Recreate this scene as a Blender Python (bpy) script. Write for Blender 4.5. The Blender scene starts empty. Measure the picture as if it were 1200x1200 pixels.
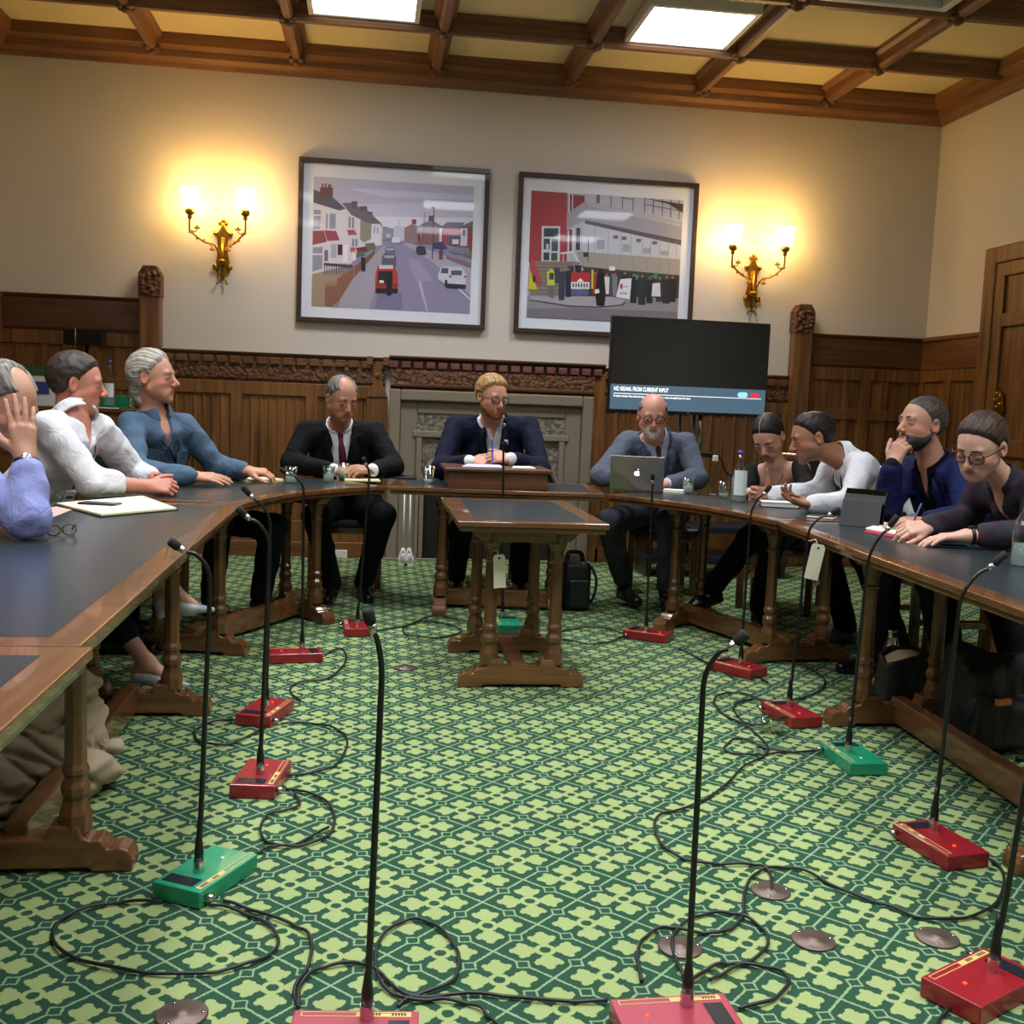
import bpy, math, random
import numpy as np
from math import sin, cos, pi, radians, sqrt, atan2, tan
random.seed(7); np.random.seed(7)
S=bpy.context.scene; C=S.collection
# ------------------------------------------------------------------ camera
FPX=1250.86; HC=1.25
yw,pt,rl=[radians(v) for v in (7.66501454,5.84839345,2.20978293)]
F_=np.array([sin(yw)*cos(pt),cos(yw)*cos(pt),-sin(pt)]); R0=np.array([cos(yw),-sin(yw),0.]); U0=np.cross(R0,F_)
R_=cos(rl)*R0+sin(rl)*U0; U_=-sin(rl)*R0+cos(rl)*U0
CM=np.array([R_,U_,F_])
def ray(x,y): return CM.T@np.array([(x-600)/FPX,(600-y)/FPX,1.])
def G(x,y,z=0.):                      # point of the photograph on a level plane
    d=ray(x,y); t=(z-HC)/d[2]; return np.array([d[0]*t,d[1]*t,z])
def Q(x,y,Y):                         # point of the photograph at a depth Y
    d=ray(x,y); t=Y/d[1]; return np.array([d[0]*t,Y,HC+d[2]*t])
from mathutils import Matrix, Vector
cd=bpy.data.cameras.new('camera'); cam=bpy.data.objects.new('camera',cd); C.objects.link(cam)
m=Matrix.Identity(4)
for i in range(3): m[i][0]=R_[i]; m[i][1]=U_[i]; m[i][2]=-F_[i]
m[2][3]=HC; cam.matrix_world=m
cd.sensor_fit='HORIZONTAL'; cd.sensor_width=36; cd.lens=36*FPX/1200; cd.clip_start=.02
S.camera=cam
S.view_settings.view_transform='Standard'; S.view_settings.look='None'; S.view_settings.gamma=1; S.view_settings.use_curve_mapping=False
S.view_settings.exposure=0.25
w=bpy.data.worlds.new('world'); S.world=w; w.use_nodes=True
w.node_tree.nodes['Background'].inputs[0].default_value=(.5,.55,.6,1); w.node_tree.nodes['Background'].inputs[1].default_value=.05
# ------------------------------------------------------------------ materials
def srgb(h):
    h=h.lstrip('#'); v=[int(h[i:i+2],16)/255 for i in (0,2,4)]
    return tuple((c/12.92 if c<=.04045 else ((c+.055)/1.055)**2.4) for c in v)+(1,)
def mat(name,col,rough=.5,metal=0,emit=None,es=0,spec=.5,trans=0,coat=0,bump=None,var=0,sheen=0,alpha=1,vcol=False):
    m=bpy.data.materials.new(name); m.use_nodes=True; nt=m.node_tree; N=nt.nodes; L=nt.links
    b=N['Principled BSDF']; c=srgb(col) if isinstance(col,str) else tuple(col)
    b.inputs['Base Color'].default_value=c; b.inputs['Roughness'].default_value=rough; b.inputs['Metallic'].default_value=metal
    b.inputs['Specular IOR Level'].default_value=spec; b.inputs['Transmission Weight'].default_value=trans
    b.inputs['Coat Weight'].default_value=coat; b.inputs['Coat Roughness'].default_value=.03; b.inputs['Alpha'].default_value=alpha
    b.inputs['Sheen Weight'].default_value=sheen
    if emit: b.inputs['Emission Color'].default_value=srgb(emit) if isinstance(emit,str) else emit; b.inputs['Emission Strength'].default_value=es
    if bump or var:
        tc=N.new('ShaderNodeTexCoord'); no=N.new('ShaderNodeTexNoise'); no.inputs['Scale'].default_value=bump[0] if bump else 8
        no.inputs['Detail'].default_value=4; L.new(tc.outputs['Object'],no.inputs['Vector'])
        if bump:
            bp=N.new('ShaderNodeBump'); bp.inputs['Strength'].default_value=bump[1]; bp.inputs['Distance'].default_value=bump[2] if len(bump)>2 else .002
            L.new(no.outputs['Fac'],bp.inputs['Height']); L.new(bp.outputs['Normal'],b.inputs['Normal'])
        if var:
            mx=N.new('ShaderNodeMix'); mx.data_type='RGBA'; mx.inputs[6].default_value=tuple(x*(1-var) for x in c[:3])+(1,); mx.inputs[7].default_value=tuple(min(1,x*(1+var)) for x in c[:3])+(1,)
            n2=N.new('ShaderNodeTexNoise'); n2.inputs['Scale'].default_value=3; n2.inputs['Detail'].default_value=6; L.new(tc.outputs['Object'],n2.inputs['Vector'])
            L.new(n2.outputs['Fac'],mx.inputs[0]); L.new(mx.outputs[2],b.inputs['Base Color'])
    if vcol:
        a=N.new('ShaderNodeAttribute'); a.attribute_name='Col'; L.new(a.outputs['Color'],b.inputs['Base Color'])
    return m
def wood(name,dark,light,axis='z',rough=.38,sc=1.,coat=.15):
    m=mat(name,light,rough,coat=coat); nt=m.node_tree; N=nt.nodes; L=nt.links; b=N['Principled BSDF']
    tc=N.new('ShaderNodeTexCoord'); mp=N.new('ShaderNodeMapping'); L.new(tc.outputs['Object'],mp.inputs[0])
    s=[26*sc]*3; s['xyz'.index(axis)]=1.6*sc; mp.inputs['Scale'].default_value=s
    no=N.new('ShaderNodeTexNoise'); no.inputs['Scale'].default_value=1; no.inputs['Detail'].default_value=7; no.inputs['Distortion'].default_value=.6; L.new(mp.outputs[0],no.inputs[0])
    n2=N.new('ShaderNodeTexNoise'); n2.inputs['Scale'].default_value=1.3; L.new(tc.outputs['Object'],n2.inputs[0])
    ad=N.new('ShaderNodeMath'); ad.operation='MULTIPLY_ADD'; L.new(n2.outputs[0],ad.inputs[0]); ad.inputs[1].default_value=.5; L.new(no.outputs[0],ad.inputs[2])
    cr=N.new('ShaderNodeValToRGB'); L.new(ad.outputs[0],cr.inputs[0]); e=cr.color_ramp.elements
    e[0].position=.5; e[0].color=srgb(dark); e[1].position=.95; e[1].color=srgb(light); L.new(cr.outputs[0],b.inputs['Base Color'])
    bp=N.new('ShaderNodeBump'); bp.inputs['Strength'].default_value=.25; bp.inputs['Distance'].default_value=.001; L.new(no.outputs[0],bp.inputs['Height']); L.new(bp.outputs[0],b.inputs['Normal'])
    return m
def carved(name,dark,light,scale=22,strength=1.0,dist=.012,stone=False):
    m=mat(name,light,.55 if not stone else .8); nt=m.node_tree; N=nt.nodes; L=nt.links; b=N['Principled BSDF']
    tc=N.new('ShaderNodeTexCoord'); vo=N.new('ShaderNodeTexVoronoi'); vo.feature='SMOOTH_F1'; vo.inputs['Scale'].default_value=scale; L.new(tc.outputs['Object'],vo.inputs[0])
    cr=N.new('ShaderNodeValToRGB'); L.new(vo.outputs[0],cr.inputs[0]); e=cr.color_ramp.elements; e[0].color=srgb(light); e[1].color=srgb(dark); e[0].position=.15; e[1].position=.75
    no=N.new('ShaderNodeTexNoise'); no.inputs['Scale'].default_value=scale*3; L.new(tc.outputs['Object'],no.inputs[0])
    L.new(cr.outputs[0],b.inputs['Base Color'])
    ad=N.new('ShaderNodeMath'); ad.operation='MULTIPLY_ADD'; L.new(no.outputs[0],ad.inputs[0]); ad.inputs[1].default_value=-.3; L.new(vo.outputs[0],ad.inputs[2])
    bp=N.new('ShaderNodeBump'); bp.invert=True; bp.inputs['Strength'].default_value=strength; bp.inputs['Distance'].default_value=dist; L.new(ad.outputs[0],bp.inputs['Height']); L.new(bp.outputs[0],b.inputs['Normal'])
    return m
# ------------------------------------------------------------------ mesh building
WO={}
def link(o,parent=None):
    C.objects.link(o)
    if parent is not None: o.parent=parent
    return o
def tag(o,label=None,cat=None,group=None,kind=None):
    if label: o['label']=label
    if cat: o['category']=cat
    if group: o['group']=group
    if kind: o['kind']=kind
    return o
def empty(name,loc,label,cat,group=None,rz=0):
    o=bpy.data.objects.new(name,None); C.objects.link(o); o.location=loc; o.rotation_euler=(0,0,rz); o.empty_display_size=.1
    tag(o,label,cat,group); WO[o.name]=np.array(loc,float)
    return o
def npmesh(name,V,Fq,mt,parent=None,cols=None,smooth=True,local=False):
    me=bpy.data.meshes.new(name); V=np.asarray(V,np.float32); Fq=np.asarray(Fq,np.int32)
    org=np.zeros(3)
    if parent is not None and not local: org=WO.get(parent.name,org)
    V=V-org.astype(np.float32)
    n=Fq.shape[1]; me.vertices.add(len(V)); me.vertices.foreach_set('co',V.ravel())
    me.loops.add(Fq.size); me.loops.foreach_set('vertex_index',Fq.ravel())
    me.polygons.add(len(Fq)); me.polygons.foreach_set('loop_start',np.arange(0,Fq.size,n,dtype=np.int32)); me.polygons.foreach_set('loop_total',np.full(len(Fq),n,np.int32))
    if smooth: me.polygons.foreach_set('use_smooth',np.ones(len(Fq),bool))
    me.update(calc_edges=True)
    if cols is not None:
        a=me.color_attributes.new('Col','FLOAT_COLOR','POINT'); c=np.ones((len(V),4),np.float32); c[:,:3]=cols; a.data.foreach_set('color',c.ravel())
    me.materials.append(mt); o=bpy.data.objects.new(name,me); link(o,parent); WO[o.name]=org
    return o
class MB:
    def __init__(s): s.v=[]; s.f=[]; s.sm=[]; s.c=[]; s.col=(1,1,1)
    def add(s,vs,fs,smooth=False):
        b=len(s.v); s.v+= [tuple(map(float,v)) for v in vs]; s.c+=[s.col]*len(vs)
        for f in fs: s.f.append([b+i for i in f]); s.sm.append(smooth)
        return s
    def box(s,lo,hi,rz=0,c=None):
        x0,y0,z0=lo; x1,y1,z1=hi
        vs=[(x0,y0,z0),(x1,y0,z0),(x1,y1,z0),(x0,y1,z0),(x0,y0,z1),(x1,y0,z1),(x1,y1,z1),(x0,y1,z1)]
        if rz:
            cx,cy=c if c else ((x0+x1)/2,(y0+y1)/2); vs=[(cx+(x-cx)*cos(rz)-(y-cy)*sin(rz),cy+(x-cx)*sin(rz)+(y-cy)*cos(rz),z) for x,y,z in vs]
        return s.add(vs,[(0,3,2,1),(4,5,6,7),(0,1,5,4),(1,2,6,5),(2,3,7,6),(3,0,4,7)])
    def beam(s,a,b,w,h,up=(0,0,1)):
        a=Vector(a); b=Vector(b); d=(b-a).normalized(); r=d.cross(Vector(up)).normalized(); u=r.cross(d)
        vs=[p+r*i*w/2+u*j*h/2 for p in (a,b) for i,j in ((-1,-1),(1,-1),(1,1),(-1,1))]
        return s.add(vs,[(0,3,2,1),(4,5,6,7),(0,1,5,4),(1,2,6,5),(2,3,7,6),(3,0,4,7)])
    def prism(s,poly,z0,z1,ax=2,off=None):       # polygon extruded along an axis
        n=len(poly)
        def P(p,z):
            if ax==2: return (p[0],p[1],z)
            if ax==1: return (p[0],z,p[1])
            return (z,p[0],p[1])
        vs=[P(p,z0) for p in poly]+[P(p,z1) for p in poly]
        return s.add(vs,[tuple(range(n)),tuple(range(n,2*n))[::-1]]+[(i,i+n,(i+1)%n+n,(i+1)%n) for i in range(n)])
    def lathe(s,prof,c=(0,0,0),n=20,smooth=True,axis=None,caps=True):
        ax=Vector(axis).normalized() if axis is not None else Vector((0,0,1))
        q=Vector((0,0,1)).rotation_difference(ax); vs=[]; c=Vector(c)
        for r,z in prof:
            for i in range(n):
                a=2*pi*i/n; vs.append(c+q@Vector((r*cos(a),r*sin(a),z)))
        fs=[(j*n+i,j*n+(i+1)%n,(j+1)*n+(i+1)%n,(j+1)*n+i) for j in range(len(prof)-1) for i in range(n)]
        if caps: fs+= [tuple(range(n))[::-1],tuple(range((len(prof)-1)*n,len(prof)*n))]
        return s.add(vs,fs,smooth)
    def cyl(s,a,b,r,r2=None,n=14,smooth=True):
        a=Vector(a); b=Vector(b); return s.lathe([(r,0),(r if r2 is None else r2,(b-a).length)],a,n,smooth,(b-a))
    def tube(s,pts,r,n=8,rs=None):
        P=[Vector(p) for p in pts]; t0=(P[1]-P[0]).normalized(); u=t0.orthogonal().normalized(); vs=[]
        for i,p in enumerate(P):
            t=((P[min(i+1,len(P)-1)]-P[max(i-1,0)])).normalized(); u=(u-t*u.dot(t)).normalized(); w_=t.cross(u); rr=rs[i] if rs else r
            for k in range(n):
                a=2*pi*k/n; vs.append(p+u*cos(a)*rr+w_*sin(a)*rr)
        fs=[(j*n+i,j*n+(i+1)%n,(j+1)*n+(i+1)%n,(j+1)*n+i) for j in range(len(P)-1) for i in range(n)]
        return s.add(vs,fs+[tuple(range(n))[::-1],tuple(range((len(P)-1)*n,len(P)*n))],True)
    def sph(s,c,r,n=12,sc=(1,1,1)):
        vs=[];fs=[]
        for j in range(n+1):
            t=pi*j/n
            for i in range(2*n): a=pi*i/n; vs.append((c[0]+r*sc[0]*sin(t)*cos(a),c[1]+r*sc[1]*sin(t)*sin(a),c[2]+r*sc[2]*cos(t)))
        for j in range(n):
            for i in range(2*n): fs.append((j*2*n+i,(j+1)*2*n+i,(j+1)*2*n+(i+1)%(2*n),j*2*n+(i+1)%(2*n)))
        return s.add(vs,fs,True)
    def poly(s,pts,col=None):
        if col is not None: s.col=srgb(col)[:3]
        return s.add(pts,[tuple(range(len(pts)))])
    def build(s,name,mt,parent=None,bevel=0,local=False,world=None,vcol=False,seg=2):
        me=bpy.data.meshes.new(name); org=np.zeros(3)
        if parent is not None and not local: org=WO.get(parent.name,org)
        if world is not None: org=np.array(world,float)
        me.from_pydata([tuple(np.array(v)-org) for v in s.v],[],s.f); me.polygons.foreach_set('use_smooth',s.sm); me.update()
        if vcol:
            a=me.color_attributes.new('Col','FLOAT_COLOR','POINT')
            for i,c in enumerate(s.c): a.data[i].color=(*c,1)
        me.materials.append(mt); o=bpy.data.objects.new(name,me); link(o,parent); WO[o.name]=org
        if world is not None: o.location=world
        if bevel:
            md=o.modifiers.new('b','BEVEL'); md.width=bevel; md.segments=seg; md.limit_method='ANGLE'; md.angle_limit=.6
        return o
def spline(pts,n=8,closed=False):
    P=[np.array(p,float) for p in pts]; out=[]
    for i in range(len(P)-1):
        p0=P[max(i-1,0)];p1=P[i];p2=P[i+1];p3=P[min(i+2,len(P)-1)]
        for k in range(n):
            t=k/n; out.append(.5*((2*p1)+(-p0+p2)*t+(2*p0-5*p1+4*p2-p3)*t*t+(-p0+3*p1-3*p2+p3)*t**3))
    return out+[P[-1]]
def text(name,body,size,mt,parent,mw,extr=0,local=False,align='LEFT',bold=0):
    cu=bpy.data.curves.new(name,'FONT'); cu.body=body; cu.size=size; cu.extrude=extr; cu.align_x=align; cu.offset=bold
    t=bpy.data.objects.new(name,cu); C.objects.link(t); dg=bpy.context.evaluated_depsgraph_get()
    me=bpy.data.meshes.new_from_object(t.evaluated_get(dg)); bpy.data.objects.remove(t); me.transform(mw)
    org=np.zeros(3)
    if parent is not None and not local: org=WO[parent.name]; me.transform(Matrix.Translation(-Vector(org)))
    me.materials.clear(); me.materials.append(mt); o=bpy.data.objects.new(name,me); link(o,parent); WO[o.name]=org; return o
def dup(root,loc,rz,label=None,group=None,top=True):
    r=root.copy(); C.objects.link(r); r.location=loc; r.rotation_euler=(0,0,rz)
    if label: r['label']=label
    if group: r['group']=group
    for ch in list(root.children):
        c=ch.copy(); C.objects.link(c); c.parent=r
        for g in ch.children:
            d=g.copy(); C.objects.link(d); d.parent=c
    return r
# ------------------------------------------------------------------ palette
oak_z=wood('oak_panel','#4a2c12','#8a5c2c','z',.42); oak_x=wood('oak_rail','#4a2c14','#80522a','x',.42); oak_y=wood('oak_beam_y','#4a2c14','#80522a','y',.42)
oak_dark=wood('oak_dark','#3c2210','#6a4222','x',.45)
beam_m=wood('ceiling_oak','#5c3a20','#8a5e3a','x',.45); beam_my=wood('ceiling_oak_y','#5c3a20','#8a5e3a','y',.45)
tab_z=wood('table_oak_leg','#4a2e18','#6a4726','z',.3,coat=.3); tab_x=wood('table_oak_edge','#50321c','#7a5230','x',.24,coat=.5); tab_y=wood('table_oak_edge_y','#50321c','#7a5230','y',.24,coat=.5)
leather=mat('table_leather','#222d31',.28,bump=(260,.12,.0006),spec=.5)
wallp=mat('painted_wall','#d2cabd',.85,bump=(90,.1,.001)); ceilp=mat('ceiling_panel','#d9c99c',.8)
stone=mat('fireplace_stone','#827764',.85,bump=(60,.4,.003),var=.12)
stone_c=carved('carved_stone','#585345','#8c8571',38,1.,.012,True)
oak_c=carved('carved_oak','#341d0c','#7a4e28',40,1.,.012)
brass=mat('brass','#b58a34',.28,1.0); black=mat('black_plastic','#0b0b0c',.4); black_m=mat('black_metal','#08080a',.35,spec=.6); steel=mat('steel','#c8c8c8',.22,1.0); chrome_d=mat('grey_metal','#8b8e92',.35,1.0)
white=mat('white_paper','#e9e8e2',.7); glassm=mat('clear_glass','#ffffff',.02,trans=1.0); water=glassm
def thin_glass(name,col,f=.12):
    m=bpy.data.materials.new(name); m.use_nodes=True; N=m.node_tree.nodes; L=m.node_tree.links; N.clear()
    o=N.new('ShaderNodeOutputMaterial'); t=N.new('ShaderNodeBsdfTransparent'); g=N.new('ShaderNodeBsdfGlossy'); g.inputs['Roughness'].default_value=.03; mx=N.new('ShaderNodeMixShader')
    t.inputs[0].default_value=srgb(col); fr=N.new('ShaderNodeLayerWeight'); fr.inputs[0].default_value=f; L.new(fr.outputs['Facing'],mx.inputs[0]); L.new(t.outputs[0],mx.inputs[1]); L.new(g.outputs[0],mx.inputs[2]); L.new(mx.outputs[0],o.inputs[0]); return m
tglass=thin_glass('thin_glass','#f2f7f5',.25)
# ------------------------------------------------------------------ carpet
def carpet():
    m=bpy.data.materials.new('patterned_carpet'); m.use_nodes=True; nt=m.node_tree; N=nt.nodes; L=nt.links; B=N['Principled BSDF']
    def op(o,*a):
        n=N.new('ShaderNodeMath'); n.operation=o
        for i,x in enumerate(a):
            if isinstance(x,(int,float)): n.inputs[i].default_value=x
            else: L.new(x,n.inputs[i])
        return n.outputs[0]
    add=lambda a,b:op('ADD',a,b); sub=lambda a,b:op('SUBTRACT',a,b); mul=lambda a,b:op('MULTIPLY',a,b); ab=lambda a:op('ABSOLUTE',a); mx=lambda a,b:op('MAXIMUM',a,b); mn=lambda a,b:op('MINIMUM',a,b)
    tc=N.new('ShaderNodeTexCoord'); no=N.new('ShaderNodeTexNoise'); no.inputs['Scale'].default_value=170; no.inputs['Detail'].default_value=1; L.new(tc.outputs['Object'],no.inputs[0])
    sx=N.new('ShaderNodeSeparateXYZ'); L.new(tc.outputs['Object'],sx.inputs[0]); sn=N.new('ShaderNodeSeparateColor'); L.new(no.outputs['Color'],sn.inputs[0])
    P=.2418; H=P/2
    x=add(sx.outputs[0],mul(sub(sn.outputs[0],.5),.006)); y=add(sx.outputs[1],mul(sub(sn.outputs[1],.5),.006))
    u=op('DIVIDE',sub(x,-.0565),P); v=op('DIVIDE',sub(y,2.7905),P)
    s_=add(u,v); d_=sub(u,v)                      # diamond cells are unit squares of (s,d)
    fs=sub(s_,op('ROUND',s_)); fd=sub(d_,op('ROUND',d_))
    # u,v inside the cell, flower in the middle
    lu=mul(add(fs,fd),H); lv=mul(sub(fs,fd),H)
    au=ab(lu); av=ab(lv); a=mx(au,av); b=mn(au,av)
    def circ(ca,cb,r,q=1.): # >0 inside
        da=sub(a,ca); db=mul(sub(b,cb),q); return sub(r,op('SQRT',add(mul(da,da),mul(db,db))))
    pet=mx(mx(circ(.040,.0,.0175),circ(.050,.016,.0140)),mx(circ(.073,.0,.0115),circ(.056,.0250,.0090)))
    pet=mx(pet,circ(.060,.008,.0120)); pet=mn(pet,sub(sub(a,b),.0075)); pet=mx(pet,circ(0,0,.0255))
    pet=mn(pet,mul(circ(0,0,.0135),-1))
    e=sub(H,add(a,b)); line=sub(.0042,e)        # thin lines of the diamond grid
    cc=mx(ab(sub(a,H/2)),ab(sub(b,H/2)))        # little squares half way along each line
    line=mn(line,sub(cc,.0115)); line=mx(line,sub(.0022,ab(sub(cc,.0135))))
    # second thin edge beside the line
    inner=sub(.0015,ab(sub(e,.0105))); 
    mask=op('MULTIPLY_ADD',mx(pet,line),700,.5); mask=op('MINIMUM',mx(mask,0.),1.)
    mi=N.new('ShaderNodeMix'); mi.data_type='RGBA'; mi.inputs[6].default_value=srgb('#294836'); L.new(mask,mi.inputs[0])
    # petals slightly yellower than the lines
    m2=N.new('ShaderNodeMix'); m2.data_type='RGBA'; m2.inputs[6].default_value=srgb('#7f9872'); m2.inputs[7].default_value=srgb('#8f9f68'); pm=op('GREATER_THAN',pet,line); L.new(pm,m2.inputs[0]); L.new(m2.outputs[2],mi.inputs[7])
    # wool mottling
    n2=N.new('ShaderNodeTexNoise'); n2.inputs['Scale'].default_value=420; L.new(tc.outputs['Object'],n2.inputs[0])
    n3=N.new('ShaderNodeTexNoise'); n3.inputs['Scale'].default_value=1.1; n3.inputs['Detail'].default_value=5; L.new(tc.outputs['Object'],n3.inputs[0])
    vv=add(mul(n2.outputs[0],.35),mul(n3.outputs[0],.3)); vv=add(vv,.68)
    hs=N.new('ShaderNodeHueSaturation'); L.new(vv,hs.inputs['Value']); L.new(mi.outputs[2],hs.inputs['Color']); L.new(hs.outputs[0],B.inputs['Base Color'])
    B.inputs['Roughness'].default_value=.95; B.inputs['Specular IOR Level'].default_value=.1
    bp=N.new('ShaderNodeBump'); bp.inputs['Strength'].default_value=.4; bp.inputs['Distance'].default_value=.003; L.new(n2.outputs[0],bp.inputs['Height']); L.new(bp.outputs[0],B.inputs['Normal'])
    return m
XL,XR,YB,YF,ZC=-2.75,4.52,8.4,-2.6,3.80
def struct(mb,name,mt,**k):
    o=mb.build(name,mt,**k); o['kind']='structure'; return o
struct(MB().box((XL-.1,YF-.1,-.1),(XR+.2,YB+.1,0)),'floor',carpet())
struct(MB().box((XL-.1,YF-.1,ZC),(XR+.2,YB+.1,ZC+.1)),'ceiling',ceilp)
struct(MB().box((XL-.15,YB,0),(XR+.2,YB+.12,ZC)),'wall_back',wallp)
struct(MB().box((XL-.12,YF,0),(XL,YB,ZC)),'wall_left',wallp)
struct(MB().box((XR,YF,0),(XR+.12,YB,ZC)),'wall_right',wallp)
struct(MB().box((XL,YF-.12,0),(XR,YF,ZC)),'wall_front',wallp)
# ceiling cornice and coffer beams
cor=MB()
prof=[(0,3.60),(.03,3.60),(.045,3.63),(.09,3.655),(.10,3.70),(.16,3.72),(.17,3.80),(0,3.80)]
cor.prism([(YB-a,z) for a,z in prof],XL,XR,ax=0)
struct(cor,'trim_1',beam_m)
c2=MB()
for sx_,x0 in ((1,XL),(-1,XR)):
    c2.prism([(x0+sx_*a,z) for a,z in prof],YF,YB,ax=1)
struct(c2,'trim_2',beam_my)
BX=[-1.63+1.024*i for i in range(6)]; BY=[7.43-1.03*i for i in range(10)]
bprof=[(-.075,3.80),(-.075,3.77),(-.045,3.755),(-.035,3.70),(-.022,3.68),(.022,3.68),(.035,3.70),(.045,3.755),(.075,3.77),(.075,3.80)]
k=MB()
for x in BX: k.prism([(x+a,z) for a,z in bprof],YF,YB-.1,ax=1)
struct(k,'trim_3',beam_my)
k=MB()
for y in BY: k.prism([(y+a,z) for a,z in bprof],XL+.1,XR-.1,ax=0)
struct(k,'trim_4',beam_m)
boss=wood('boss_oak','#42260f','#7a4e2c','z',.5)
k=MB()
def bossat(k,x,y):
    for a in range(4): k.sph((x+.045*cos(a*pi/2+pi/4),y+.045*sin(a*pi/2+pi/4),3.685),.03,6,(1,1,.7))
    k.sph((x,y,3.672),.035,6,(1,1,.8))
for x in BX:
    for y in BY[:4]: bossat(k,x,y)
struct(k,'trim_5',boss)
k=MB()
for x in BX: bossat(k,x,YB-.115)
struct(k,'trim_6',boss)
# light panels in the coffers
panel_e=mat('lit_diffuser','#ffffff',.5,emit='#f2f4ff',es=6.0); alu=mat('white_metal_trim','#d9d6cc',.4)
def light_panel(cx,cy,label,on=True):
    t=empty('ceiling_light_panel',(cx,cy,3.72),label,'ceiling light','light panels set in the ceiling')
    f=MB(); 
    for a,b in (((-.36,-.36),(.36,-.325)),((-.36,.325),(.36,.36)),((-.36,-.325),(-.325,.325)),((.325,-.325),(.36,.325))): f.box((cx+a[0],cy+a[1],3.715),(cx+b[0],cy+b[1],3.80))
    f.build('frame',alu,t,bevel=.004)
    MB().box((cx-.325,cy-.325,3.73),(cx+.325,cy+.325,3.74)).build('diffuser',panel_e,t)
    la=bpy.data.lights.new('panel_lamp','AREA'); la.shape='SQUARE'; la.size=.62; la.energy=23; la.spread=radians(118); la.color=(.93,.95,1.); lo=bpy.data.objects.new('lamp',la); C.objects.link(lo); lo.parent=t; lo.location=(0,0,.004)
light_panel(-.11,7.03,'lit white ceiling panel above the street photograph, cut by the top edge')
light_panel(2.00,7.05,'bright white square ceiling panel above the protest photograph and television')
for cx,cy in ((-1.13,4.85),(.92,4.85),(.92,2.8),(-1.13,2.8),(2.95,2.8),(-1.13,.7),(.92,.7),(2.95,.7)): light_panel(cx,cy,'square lit ceiling panel out of view over the tables')
t=empty('ceiling_vent',(2.97,5.93,3.70),'grey framed glass panel in the ceiling at the top right edge','ceiling vent')
k=MB(); cx,cy=2.97,5.93
for a,b in (((-.40,-.40),(.40,-.35)),((-.40,.35),(.40,.40)),((-.40,-.35),(-.35,.35)),((.35,-.35),(.40,.35))): k.box((cx+a[0],cy+a[1],3.69),(cx+b[0],cy+b[1],3.80))
k.build('frame',alu,t,bevel=.004)
MB().box((cx-.35,cy-.35,3.74),(cx+.35,cy+.35,3.75)).build('panel',mat('vent_grey','#8f9488',.3),t)
# ------------------------------------------------------------------ back wall panelling
n_tr=[7]
def tr(mb,mt,**k):
    o=struct(mb,'trim_%d'%n_tr[0],mt,**k); n_tr[0]+=1; return o
XP1,XP2=-1.645,3.42      # carved posts
for x0,x1,zt,low in ((XL,XP1-.07,1.915,0),(XP2+.07,XR,1.90,0),(XP1+.07,.10,1.555,1),(1.80,XP2-.07,1.55,1)):
    tr(MB().box((x0,YB-.03,0),(x1,YB,zt-.02)),oak_z)
    # top moulding
    k=MB(); k.prism([(YB,zt-.03),(YB-.04,zt-.03),(YB-.055,zt-.015),(YB-.06,zt),(YB,zt)],x0,x1,ax=0); tr(k,oak_dark)
    zf=zt-.235 if not low else zt-.19
    k=MB(); k.box((x0,YB-.042,zf),(x1,YB-.02,zt-.03)); k.prism([(YB,zf-.03),(YB-.04,zf-.03),(YB-.055,zf-.005),(YB-.055,zf),(YB,zf)],x0,x1,ax=0); tr(k,oak_dark if not low else oak_c)
    if low:
        k=MB(); n=int((x1-x0)/.098); 
        for i in range(n):
            xx=x0+(i+.5)*(x1-x0)/n; k.box((xx-.036,YB-.062,zt-.085),(xx+.036,YB-.03,zt-.032))
        tr(k,oak_x,bevel=.004)
    # stiles, rails
    k=MB(); n=max(1,round((x1-x0)/.62)); w_=(x1-x0)/n
    for i in range(n+1):
        xx=x0+i*w_; k.box((max(x0,xx-.045),YB-.05,.12),(min(x1,xx+.045),YB-.02,zf-.03))
    for z0,z1 in ((zf-.13,zf-.03),(.12,.28)): k.box((x0,YB-.0505,z0),(x1,YB-.02,z1))
    if not low: k.box((x0,YB-.0503,zf-.45),(x1,YB-.02,zf-.36))
    tr(k,oak_z,bevel=.005)
    # sunk vertical boards (linenfold ribs)
    k=MB()
    for i in range(n):
        for j in range(1,7):
            xx=x0+i*w_+.045+(w_-.09)*j/7
            if low: k.prism([(xx-.018,YB-.03),(xx-.006,YB-.038),(xx+.006,YB-.038),(xx+.018,YB-.03)],.29,zf-.15,ax=2)
            elif j in(2,5): k.box((xx-.03,YB-.042,.29),(xx+.03,YB-.03,zf-.13))
    tr(k,oak_z)
    k=MB(); k.box((x0,YB-.07,0),(x1,YB,.12)); struct(k,'baseboard_back' if n_tr[0]<14 else 'baseboard_back',oak_x,bevel=.006)
def post(x,zt,label):
    t=empty('carved_post',(x,YB-.05,0),label,'wooden post','carved posts on the end wall')
    MB().box((x-.075,YB-.12,0),(x+.075,YB,zt-.2)).build('shaft',oak_z,t,bevel=.012)
    k=MB(); y=YB-.06
    k.prism([(x-.08,zt-.22),(x+.08,zt-.22),(x+.08,zt-.06),(x+.045,zt),(x-.045,zt),(x-.08,zt-.06)],YB-.13,YB,ax=1)
    for j in range(14): k.sph((x+random.uniform(-.055,.055),YB-.13,zt-.2+.15*j/14),.024,5,(1,.7,.8))
    k.build('finial',oak_c,t)
post(XP1,2.15,'tall carved oak post left of the brass wall light'); post(XP2,2.12,'tall carved oak post right of the television')
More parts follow.
